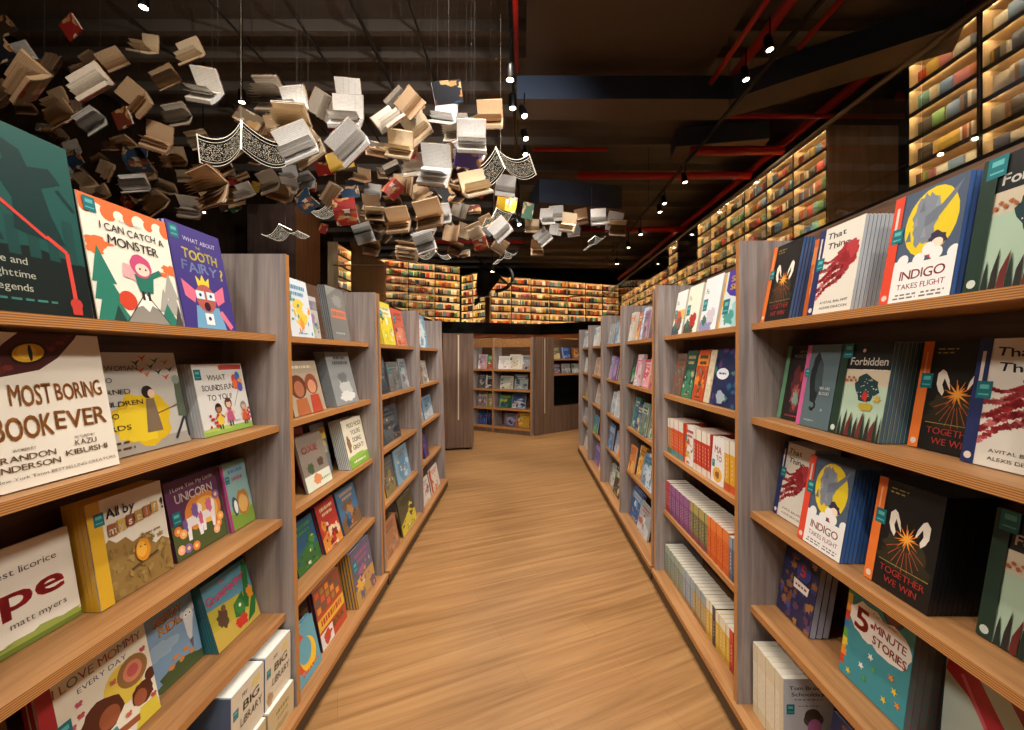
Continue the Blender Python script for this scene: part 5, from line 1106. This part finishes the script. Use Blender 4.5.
FLY="""-3.03 3.0 3.19 0.257 g o 35;-3.43 3.0 3.22 0.3 t o 25;-2.19 3.0 2.51 0.271 t f 5;-2.12 2.85 3.1 0.231 w o -15;-1.63 3.0 2.95 0.257 c f -5;-1.5 2.82 2.69 0.255 w o 25;-1.21 3.0 2.79 0.271 w o 38;-1.67 3.24 2.91 0.278 c o 30;-0.62 3.0 2.65 0.257 w o -12;-0.57 3.16 3.2 0.241 D b 15;-1.82 3.37 3.28 0.273 w o -8;-1.33 3.18 3.11 0.257 w o -3;-0.42 3.31 3.01 0.252 w o 2;-0.49 3.53 2.88 0.252 P c -8;-2.12 3.56 3.5 0.271 g f -8;-0.46 3.78 3.11 0.288 w f 8;-1.12 3.53 3.22 0.236 g o 50;-0.37 3.13 2.54 0.224 c o 20;-0.79 3.55 2.48 0.253 t o 10;-1.1 3.75 3.16 0.25 c o -8;-1.57 3.64 2.92 0.242 Y c 15;-2.4 4.19 3.51 0.299 t o 15;-4.64 3.77 3.95 0.252 D c 25;-1.04 3.9 3.62 0.241 t o 45;-1.03 4.14 3.53 0.276 c o 30;-1.22 4.28 3.33 0.265 R c -10;-1.64 3.93 3.73 0.252 w o 5;-4.19 3.94 4.31 0.235 R c 18;-0.74 3.94 3.51 0.244 w o -12;-0.71 4.46 3.68 0.297 g f 0;-4.71 3.99 4.1 0.247 B o 10;-3.74 3.96 3.46 0.255 g c 5;-1.18 3.99 2.58 0.247 t o 3;-3.53 3.85 3.66 0.239 t o 30;-0.34 4.21 3.68 0.281 t o 0;-3.16 4.04 4.17 0.25 c o 15;-3.55 4.09 3.41 0.253 t o -15;-3.71 4.17 4.32 0.258 c o -20;-2.68 4.14 3.7 0.256 t t -25;-4.24 4.16 3.61 0.238 G f 35;-1.15 4.52 3.31 0.279 g o 5;-5.17 4.21 4.52 0.241 t c 30;-4.58 4.23 3.69 0.262 t f 8;-3.91 4.25 2.99 0.243 G f 15;-3.7 4.4 4.16 0.252 t f 30;-1.82 4.25 2.78 0.243 R o 10;-2.01 4.27 3.83 0.264 g o 55;-3.49 4.28 3.73 0.245 g f 10;-4.2 4.34 4.3 0.248 t o 40;-1.27 4.68 2.5 0.267 t f -10;-4.79 4.36 3.91 0.249 t o 5;-3.85 4.48 2.92 0.256 t f 20;-2.0 4.51 3.01 0.258 t f 45;-4.21 4.53 3.44 0.259 B o 5;-1.62 4.58 3.64 0.262 t t 5;-1.03 4.37 2.48 0.228 w f 20;-2.89 4.64 3.82 0.265 t o 80;-5.71 4.68 4.16 0.267 t f 30;-1.41 4.8 4.18 0.274 g f 40;-1.31 5.01 4.2 0.263 t f 50;-3.52 4.74 3.08 0.248 R o 5;-5.07 4.79 3.47 0.251 B c 15;-4.51 4.83 3.7 0.253 t f 0;-1.35 5.2 3.62 0.272 g o 5;-5.13 5.01 3.4 0.262 c f -40;-1.75 4.89 2.95 0.233 c f 5;-1.48 5.07 3.04 0.265 w o 5;-0.95 4.9 2.95 0.233 D o 5;-3.21 4.91 3.18 0.246 w o 5;-0.64 4.92 4.09 0.258 c t 10;-2.32 4.93 3.43 0.235 R c 0;-1.58 4.93 3.31 0.235 R o 50;-1.01 5.08 3.22 0.266 D c -50;-5.25 5.11 4.88 0.182 t f 60;-3.98 5.03 3.08 0.263 g o -5;-0.82 5.03 3.48 0.239 t f 30;-4.53 5.07 3.49 0.241 t o 20;-4.18 5.04 3.64 0.264 t o 10;-3.64 5.05 3.54 0.265 t f 40;-2.08 5.06 3.2 0.241 B c 10;-3.05 5.08 3.39 0.266 g o 12;-1.18 5.14 2.86 0.269 w o -8;-2.5 5.08 3.65 0.242 R c 35;-5.88 5.13 4.8 0.22 t o 80;-5.66 5.1 4.78 0.243 t f 80;-3.45 5.16 3.82 0.246 c f 30;-5.43 5.22 4.8 0.224 t f 20;-2.77 5.26 3.25 0.25 B o 30;-1.92 5.29 3.19 0.252 t o -10;-4.1 5.31 4.04 0.253 c f 20;-2.07 5.4 2.89 0.257 w f 20;-3.11 5.34 3.34 0.254 t o -15;-1.53 5.34 3.47 0.254 t o 80;-5.77 5.43 3.59 0.258 g o 5;-0.5 5.46 3.43 0.234 R c 50;-1.59 5.53 4.4 0.264 D c 15;-0.87 5.47 3.39 0.235 t f -20;-6.57 5.32 4.7 0.177 t f 20;-5.37 5.48 3.72 0.235 t o 40;-3.77 5.5 3.36 0.236 t o 20;-0.29 6.22 3.78 0.326 w o -5;-0.32 7.24 3.95 0.311 Y o 80;-0.26 5.08 2.81 0.266 w o 40;-5.94 5.55 3.98 0.264 g o 10;-5.52 5.55 3.39 0.264 t o 10;-1.37 5.52 3.4 0.263 t o 40;-1.75 5.62 3.77 0.241 g f 30;-5.22 5.4 3.96 0.232 t f -10;-2.15 5.66 3.68 0.243 t o -20;-0.41 5.68 2.96 0.243 D c 40;1.37 6.21 3.17 0.266 t f -5;-3.57 5.71 3.97 0.245 t o -20;-0.96 5.72 2.96 0.245 t o 80;-1.96 5.73 3.08 0.246 t f -20;-4.06 5.75 3.77 0.246 B o 10;-1.67 5.82 3.67 0.25 t o 40;-4.4 5.76 3.78 0.247 t f -10;-5.5 5.77 3.49 0.234 R o 15;-1.84 5.96 3.47 0.255 t f 0;0.66 6.22 3.27 0.252 c o -15;-3.39 5.84 4.8 0.195 R c 10;-3.25 5.85 3.65 0.251 g o -5;-2.12 5.88 3.57 0.252 w o -5;1.38 6.46 3.37 0.261 w o -12;-6.25 5.96 4.8 0.213 c o 85;-5.39 6.01 3.41 0.258 D c 30;-6.59 5.59 4.56 0.213 t f 10;-0.7 6.06 3.14 0.245 c f 20;0.12 6.2 3.43 0.266 G c 80;-1.22 6.08 3.77 0.261 t o -10;-6.6 6.02 4.4 0.23 t o 20;1.09 6.21 3.33 0.252 w o 3;-1.04 6.13 4.29 0.234 c f 80;-2.05 6.14 4.05 0.263 t t 10;-3.41 6.14 3.93 0.249 w o 0;-5.24 6.21 3.76 0.266 c f -20;-0.37 6.42 3.01 0.245 t f -30;-2.36 5.95 3.26 0.255 c o -50;-3.2 6.26 3.92 0.253 w f 5;-0.68 6.29 3.05 0.254 R o 5;-2.26 6.28 2.92 0.254 t f -10;0.32 6.31 3.38 0.24 w o 10;-6.6 5.78 4.5 0.193 t t 0;-0.91 6.39 3.21 0.243 c o 70;-2.41 6.51 3.36 0.248 w o 80;-3.33 6.5 3.86 0.248 R c -10;0.5 6.5 3.48 0.248 G o 0;0.27 6.54 3.15 0.264 w f 40;-0.35 7.5 3.85 0.285 w f 0;0.12 6.73 3.34 0.256 c o 0;-1.02 6.72 3.63 0.256 g o 70;-1.68 6.75 3.88 0.257 c t 30;-5.24 6.76 3.58 0.257 c f 25;-3.14 6.89 4.7 0.262 t f 20;-6.59 6.37 3.73 0.242 t o -5;-2.47 7.0 3.31 0.233 g f 30;-0.25 8.8 4.18 0.293 D c 30;-2.47 7.27 3.77 0.242 t f 10;-0.89 7.29 3.93 0.243 t t 10;-4.95 7.3 4.51 0.243 t t 30;-1.35 7.31 3.59 0.244 t f 30;0.85 7.43 3.56 0.248 R f 10;1.06 7.33 3.8 0.244 t f 30;-1.33 7.49 3.96 0.25 t f 20;-5.11 7.45 4.32 0.248 R c 0;-6.58 6.83 4.1 0.228 D c 10;0.22 7.45 3.22 0.248 t o 0;-0.67 7.53 3.71 0.251 t o 20;-3.57 7.56 4.3 0.252 c t 0;-6.58 6.57 4.34 0.219 t f 20;-4.07 7.65 4.46 0.255 D c 20;-2.12 7.65 3.49 0.255 g f 20;-3.15 7.81 4.47 0.26 D c 30;-1.72 7.82 4.14 0.261 t f 40;1.06 7.85 3.91 0.262 t o 10;-1.3 7.86 3.33 0.262 t f -20;1.4 7.87 3.73 0.262 D c 0;-6.4 7.94 4.68 0.265 c o 10;-4.45 7.96 4.3 0.265 t f 80;0.6 8.3 3.82 0.257 w o 80;-1.16 8.36 3.42 0.239 c t 0;-6.09 8.6 4.28 0.246 g c 15;-5.87 8.6 4.28 0.246 G c 30;-5.42 8.6 4.75 0.246 Y c 85;-4.04 8.6 3.89 0.246 R c 80;-2.61 8.6 3.46 0.246 t t -10;-2.84 8.6 3.73 0.246 t f 50"""
# ------------------------------------------------------------------ flying books on wires
def wing(mb, ang, w, L, t0, t1, curl, m, sg=1):
    """one half of an open book: a slab of pages leaving the spine (x axis) at ang from +z towards -y"""
    n = 7; d = []; 
    for i in range(n + 1):
        s = i / n; a = R(ang + curl * (s - .4) * (1 if s > .15 else .3)); d.append(a)
    y = z = 0; P = [(0, 0)]
    for i in range(n):
        y -= sin(d[i]) * w / n; z += cos(d[i]) * w / n; P.append((y, z))
    for side in (0,):
        top = []; bot = []
        for i, (yy, zz) in enumerate(P):
            s = i / n; t = t0 + (t1 - t0) * s; a = d[min(i, n - 1)]
            top.append((yy - sg * cos(a) * t * .9 * min(1, s * 4 + .1), zz - sg * sin(a) * t * .9 * min(1, s * 4 + .1))); bot.append((yy, zz))
        for x0, x1, rev in ((-L / 2, L / 2, 0),):
            for i in range(n):
                q = [(x0,) + top[i], (x1,) + top[i], (x1,) + top[i + 1], (x0,) + top[i + 1]]; mb.face(q, m)
                q = [(x0,) + bot[i], (x0,) + bot[i + 1], (x1,) + bot[i + 1], (x1,) + bot[i]]; mb.face(q, m)
                mb.face([(x0,) + bot[i], (x0,) + top[i], (x0,) + top[i + 1], (x0,) + bot[i + 1]], m); mb.face([(x1,) + bot[i], (x1,) + bot[i + 1], (x1,) + top[i + 1], (x1,) + top[i]], m)
            mb.face([(x0,) + bot[n], (x0,) + top[n], (x1,) + top[n], (x1,) + bot[n]], m)
    return P, d
def sheet(mb, ang, w, L, curl, m, x0=0):
    y = z = 0; n = 5; P = [(0, 0)]
    for i in range(n):
        a = R(ang + curl * i / n); y -= sin(a) * w / n; z += cos(a) * w / n; P.append((y, z))
    for i in range(n):
        (a, b), (c, e) = P[i], P[i + 1]
        mb.box(0, 0, 0, 0, 0, 0) if False else mb.face([(-L / 2 + x0, a, b), (L / 2 + x0, a, b), (L / 2 + x0, c, e), (-L / 2 + x0, c, e)], m)
def cover_mesh(a1, a2, w, L, c1, c2):
    mb = MB()
    for ang, cu, sg in ((a1, c1, 1), (a2, c2, -1)):
        n = 6; y = z = 0; prev = (0, 0)
        for i in range(n):
            s = i / n; a = R(ang + cu * (s - .4) * (1 if s > .15 else .3)); ny, nz = y - sin(a) * w / n, z + cos(a) * w / n
            o = (sg * cos(a) * .004, sg * sin(a) * .004); L2 = L / 2 + .003
            v = [(-L2, y, z), (L2, y, z), (L2, ny, nz), (-L2, ny, nz)]; v2 = [(p[0], p[1] + o[0], p[2] + o[1]) if True else p for p in v]
            if sg: mb.raw(v + v2, [(0, 1, 2, 3), (7, 6, 5, 4), (0, 4, 5, 1), (2, 6, 7, 3), (1, 5, 6, 2), (3, 7, 4, 0)])
            y, z = ny, nz
    return mb.mesh('cover', ['art'])
VAR = {}
def variant(kind, tone, i):
    key = (kind, tone, i)
    if key in VAR: return VAR[key]
    q = random.Random(i * 31 + ord(kind)); pages = []; W, L = .15, .22
    if kind in 'ot':
        a1 = {'o': q.uniform(8, 34), 't': q.uniform(25, 45)}[kind]; a2 = 180 - {'o': q.uniform(28, 62), 't': q.uniform(25, 45)}[kind]
        if kind == 't': a1, a2 = q.uniform(60, 75), 180 - q.uniform(60, 75)
        t1, t2 = q.uniform(.008, .03), q.uniform(.012, .04); c1, c2 = q.uniform(-10, 35), q.uniform(-40, 20)
        for a, t, c, sg in ((a1, t1, c1, 1), (a2, t2, c2, -1)):
            mb = MB(); wing(mb, a, W, L, t, t * .8, c, 0, sg)
            if t == t2:
                for k in range(2): sheet(mb, a - 8 - k * 12, W * .97, L * .98, c - 25 - k * 12, 0)
            pages.append(mb.mesh('page_block', [PAGE[tone]]))
        cov = cover_mesh(a1, a2, W + .004, L, c1, c2)
    elif kind == 'f':
        a1, a2 = q.uniform(25, 60), q.uniform(115, 160); c1, c2 = q.uniform(20, 60), q.uniform(-60, -15)
        for a, c, sg in ((a1, c1, 1), (a2, c2, -1)):
            mb = MB(); wing(mb, a, W, L, .012, .01, c, 0, sg); pages.append(mb.mesh('page_block', [PAGE[tone]]))
        mb = MB(); n = q.randint(8, 12)
        for k in range(n): sheet(mb, a1 + (a2 - a1) * (k + 1) / (n + 1), W * q.uniform(.92, 1), L * .98, (c1 + (c2 - c1) * k / n) * 1.2, 0, q.uniform(-.004, .004))
        pages.append(mb.mesh('loose_pages', [PAGE[tone]]))
        cov = cover_mesh(a1, a2, W + .004, L, c1, c2)
    else:
        t = .05 if kind == 'b' else .022
        mb = MB(); mb.box(-L / 2 + .004, -t + .003, .0, L / 2 - .004, -.003, W - .004); pages.append(mb.mesh('page_block', [PAGE[tone]]))
        mb = MB(); mb.box(-L / 2, -t, 0, L / 2, -t + .003, W); mb.box(-L / 2, -.003, 0, L / 2, 0, W); mb.box(-L / 2, -t + .003, -.003, L / 2, -.003, 0); cov = mb.mesh('cover', ['art'])
    VAR[key] = (pages, cov); return VAR[key]
TONE = {'w': ('white-paged', None), 'g': ('grey-paged', None), 'c': ('cream', None), 't': ('tan', None), 'R': ('red-covered', '#a8302a'), 'Y': ('yellow-covered', '#d9b02a'), 'B': ('blue-covered', '#34506e'),
        'G': ('green-covered', '#3f6a52'), 'D': ('dark-covered', '#24262c'), 'P': ('purple and yellow', '#5a4a9a')}
KIND = {'o': 'open book', 't': 'tented book', 'f': 'book with fanned pages', 'c': 'closed book', 'b': 'thick closed book'}
fl = [e.split() for e in FLY.split(';')]
rows = {}
for e in fl:
    x, y, z = float(e[0]), float(e[1]), float(e[2]); rows.setdefault(max(0, min(20, int(((z - 1.3) / y - .24) / .029))), []).append((x / y, e))
TIER = ['lowest', 'second-lowest', 'third-lowest'] + [w + '-lowest' for w in ORD[4:19]] + ['third-highest', 'second-highest', 'highest', 'topmost']
wire_me = {}
def wire(root, length):
    k = max(.1, math.floor(length * 10) / 10)
    if k not in wire_me:
        mb = MB(); mb.tube([(0, 0, 0), (0, 0, k)], .0005, 5); wire_me[k] = mb.mesh('hanging_wire', ['wire'])
    return link('hanging_wire', wire_me[k], root)
covc = ['#6a5a4a', '#8a7a62', '#4a3a30', '#3a3f4a', '#7a3a2a', '#9a8a70']
ix = 0
for tr, lst in rows.items():
    lst.sort(key=lambda p: p[0])
    for k, (_r, e) in enumerate(lst):
        ix += 1
        if ix in (95, 100, 56, 106): continue      # would touch a neighbour
        x, y, z, s = map(float, e[:4]); tone, kind, rot = e[4], e[5], float(e[6])
        q = random.Random(ix); nm, ccx = TONE[tone]; pt = tone if tone in PAGE else q.choice('wct')
        root = empty('flying_book', (x, y, z))
        tag(root, f'{nm} {KIND[kind]} hung in the {TIER[tr]} tier of flying books, {ORD[k + 1]} across', 'book', 'flying books on wires')
        pages, cov = variant(kind, pt, q.randint(0, 4))
        if kind == 't': m = Matrix.Rotation(R(-rot), 4, 'Y') @ Matrix.Rotation(R(q.uniform(-40, 40)), 4, 'Z') @ Matrix.Rotation(R(q.uniform(70, 95)), 4, 'X')
        else:
            face_up = 1 if ccx and kind == 'o' and q.random() < .5 else 0
            m = Matrix.Rotation(R(-rot), 4, 'Y') @ Matrix.Rotation(R(q.uniform(-25, 25) + (180 if face_up else 0)), 4, 'Z') @ Matrix.Rotation(R(q.uniform(-5, 30)), 4, 'X')
        k0 = max(.6, min(1.6, s / .25)); m = m @ Matrix.Scale(k0, 4)
        co = link('cover', cov, root, m); co.color = lin(ccx or q.choice(covc))
        for p in pages: link(p.name.split('.')[0], p, root, m)
        wire(root, min(5.5 - z, 2.6))

# ------------------------------------------------------------------ lettered metal lamps shaped like open books
def lamp_proto(W, L):
    root = empty('lettered_lamp'); n = 12
    for sg in (-1, 1):
        prof = []
        for i in range(n + 1):
            s = i / n; prof.append((sg * s * W, -.66 * W * (1 - (1 - s) ** 2.4) + .2 * W * s ** 3))
        def strip(v0, v1, dz=0., th=.004):
            mb = MB()
            for (xa, za), (xb, zb) in zip(prof, prof[1:]):
                mb.raw([(x, y, z + dz + t) for t in (0, th) for x, y, z in ((xa, v0, za), (xb, v0, zb), (xb, v1, zb), (xa, v1, za))], [(0, 3, 2, 1), (4, 5, 6, 7), (0, 1, 5, 4), (2, 3, 7, 6), (1, 2, 6, 5), (3, 0, 4, 7)])
            return mb
        strip(-L * .5, L * .5).build('dark_leaf', ['blackmetal'], root)
        mb = strip(-L * .3, L * .3, -.003, .002); mb.v = [(x * .8 + sg * W * .1, y, z) for x, y, z in mb.v]
        strip(-L * .3, L * .3, -.003, .002).build('pierced_lettering', ['glyph'], root)
        for v in (-L * .5, L * .5 - .004): strip(v, v + .004, -.002, .006).build('lit_edge', ['edgeglow'], root)
        for v in (-L * .38, L * .36): strip(v, v + .0025, -.0035, .002).build('lit_line', ['edgeglow'], root)
        mb = MB(); x, z = prof[-1]; mb.box(min(x, x + sg * .006), -L / 2, z - .003, max(x, x + sg * .006), L / 2, z + .005); mb.build('lit_edge', ['edgeglow'], root)
    mb = MB(); mb.box(-.006, -L / 2, -.008, .006, L / 2, .004); mb.build('lit_spine', ['spineglow'], root)
    mb = MB(); mb.tube([(0, 0, .004), (0, 0, 1.5)], .0015, 6); mb.build('cord', ['steel'], root)
    return root
lp = lamp_proto(.33, .36)
LAMPS = [(-2.43, 3.6, 3.2, 38, 14, 1., 'large lit lamp of dark lettered metal, beside the white thick open book'), (-.25, 4.4, 3.38, -12, 6, 1., 'large lit lamp of dark lettered metal near the aisle pendants'),
         (-2.75, 6.1, 3.52, 6, 0, .95, 'lit open-book lamp above the brown gallery panel'), (-4.1, 7.2, 3.52, -4, 4, .95, 'small lit open-book lamp in front of the grey-brown panel'),
         (-1.8, 8.4, 3.44, 0, 0, .9, 'lit open-book lamp hanging lowest above the lit bookcases'), (-.5, 6.9, 3.65, 30, 22, .8, 'lit lamp with one bright edge among bright books'),
         (1.15, 7.2, 3.32, 35, 30, .6, 'lit lamp hanging alone at the far side of the flying books'), (-.42, 8.2, 3.32, 30, 25, .7, 'lit lamp edge low beside the black witch hat')]
for i, (x, y, z, rz, ry, s, lb) in enumerate(LAMPS):
    o = lp if i == 0 else copy_tree(lp)
    o.location = (x, y, z); o.rotation_euler = (R([-14, -8, 0, 0, 0, -20, -15, -10][i]), R(-ry), R(rz)); o.scale = (s,) * 3
    for ch in o.children:
        if ch.name.startswith('cord'): ch.rotation_euler = o.rotation_euler.to_matrix().inverted().to_euler()
    tag(o, lb, 'lamp', 'lettered open-book lamps')
# black witch hat ornament
root = empty('witch_hat', (-1.15, 12.2, 3.55)); tag(root, 'black crooked witch hat ornament hanging point down before the far gallery', 'ornament')
mb = MB(); mb.tube([(.15, 0, .22), (.1, 0, .1), (0, 0, -.15), (-.1, 0, -.42), (-.22, 0, -.62), (-.3, 0, -.78)], [.36, .34, .26, .17, .09, .012], 20); mb.build('crown', ['black'], root, True)
mb = MB(); mb.tube([(.15, 0, .26), (.17, 0, .3)], [.66, .66], 28); b = mb.build('brim', ['black'], root, True); b.rotation_euler = (R(8), R(14), 0)
mb = MB(); mb.tube([(.3 + .5 * sin(t), 0, .25 + .4 * cos(t) - .2) for t in (i * pi / 12 for i in range(13))], [.05] * 13, 8); mb.build('ribbon', ['black'], root, True)
mb = MB(); mb.tube([(.17, 0, .3), (.17, 0, 2.2)], .003, 5); mb.build('hanging_wire', ['wire'], root)

# ------------------------------------------------------------------ light
W = bpy.data.worlds.new('World'); S.world = W; W.use_nodes = True
W.node_tree.nodes['Background'].inputs[0].default_value = lin('#ffe2c4'); W.node_tree.nodes['Background'].inputs[1].default_value = .04
def spot(p, t, e, ang=90, blend=.6, col=(1, .89, .76), r=.05):
    l = bpy.data.lights.new('spot_light', 'SPOT'); l.energy = e; l.spot_size = R(ang); l.spot_blend = blend; l.color = col; l.shadow_soft_size = r
    o = bpy.data.objects.new('spot_light', l); COL.objects.link(o); o.location = p
    o.rotation_euler = (Vector(t) - Vector(p)).to_track_quat('-Z', 'Y').to_euler()
for y, e in ((.9, 90), (2.3, 140), (3.9, 180), (5.4, 190), (7.2, 200), (9.5, 220), (12, 220)): spot((-.13, y, 4.3), (0, y + .1, 0), e, 80, .8)
for y in (.7, 1.9, 3.3):
    spot((2.55, y - .3, 4.15), (-.9, y + .1, .8), 300, 62, .8, (1, .92, .83), .22)
    spot((1.3, y - .3, 4.2), (-.9, y + .1, .6), 90, 62, .8, (1, .92, .83), .2)
for y in (.7, 1.9, 3.3, 4.8):
    spot((-2.3, y - .3, 4.15), (.85, y + .1, .8), 250, 62, .8, (1, .92, .83), .22)
    spot((-1.2, y - .3, 4.2), (.85, y + .1, .6), 80, 62, .8, (1, .92, .83), .2)
for y in (1.0, 3.0, 5.0, 7.5):
    for x in (-.6, .6): spot((x, y, 4.2), (x * .5, y, 0), 78, 138, .5, (1, .93, .86), .05)  # wide fill spots added to lift the ambient light, no fixtures built there
spot((.35, -2.2, 2.9), (-.9, 1.9, .9), 150, 60, .8, (1, .92, .83), .2)  # unseen spots behind the camera, added as fill for the shelves
spot((-.35, -2.2, 2.9), (.95, 1.9, .9), 150, 60, .8, (1, .92, .83), .2)
spot((.5, -1.2, 4.1), (-.9, 2.4, .8), 210, 62, .7, (1, .94, .87))
spot((-.5, -1.2, 4.1), (.95, 2.4, .8), 190, 62, .7, (1, .94, .87))
spot((.2, .2, 4.4), (-1.6, 4.2, 3.2), 620, 75, .8, (1, .9, .8))
spot((.4, 1.5, 4.0), (-.9, 6.5, 3.4), 620, 60, .8, (1, .92, .84))
spot((-1.9, .6, 3.6), (-3.0, 5, 3.6), 200, 80, .8, (1, .8, .6))
spot((-.3, 6.2, 5.0), (-.4, 7.2, 3.4), 160, 60, .6, (1, .92, .8))
spot((1.2, 5.2, 4.3), (.0, 7.2, .7), 300, 50, .7)
spot((-4.4, 8.4, 5.2), (-6, 10.6, 3.6), 60, 70, .8)
spot((2.3, 4.5, 4.1), (5.3, 6.7, 3.9), 220, 40, .8)
# ------------------------------------------------------------------ camera and colour
cam = bpy.data.cameras.new('camera'); co = bpy.data.objects.new('camera', cam); COL.objects.link(co)
co.location = (0, 0, 1.3); co.rotation_euler = (R(90), 0, 0)
cam.sensor_width = 36; cam.lens = 36 * 420 / 1024; cam.shift_x = -12.5 / 1024; cam.shift_y = -8.5 / 1024; cam.clip_start = .05
S.camera = co
v = S.view_settings; v.view_transform = 'Standard'; v.look = 'None'; v.exposure = -0.52; v.gamma = 1; v.use_curve_mapping = False
S.cycles.use_denoising = True; S.cycles.max_bounces = 8; S.cycles.transparent_max_bounces = 12
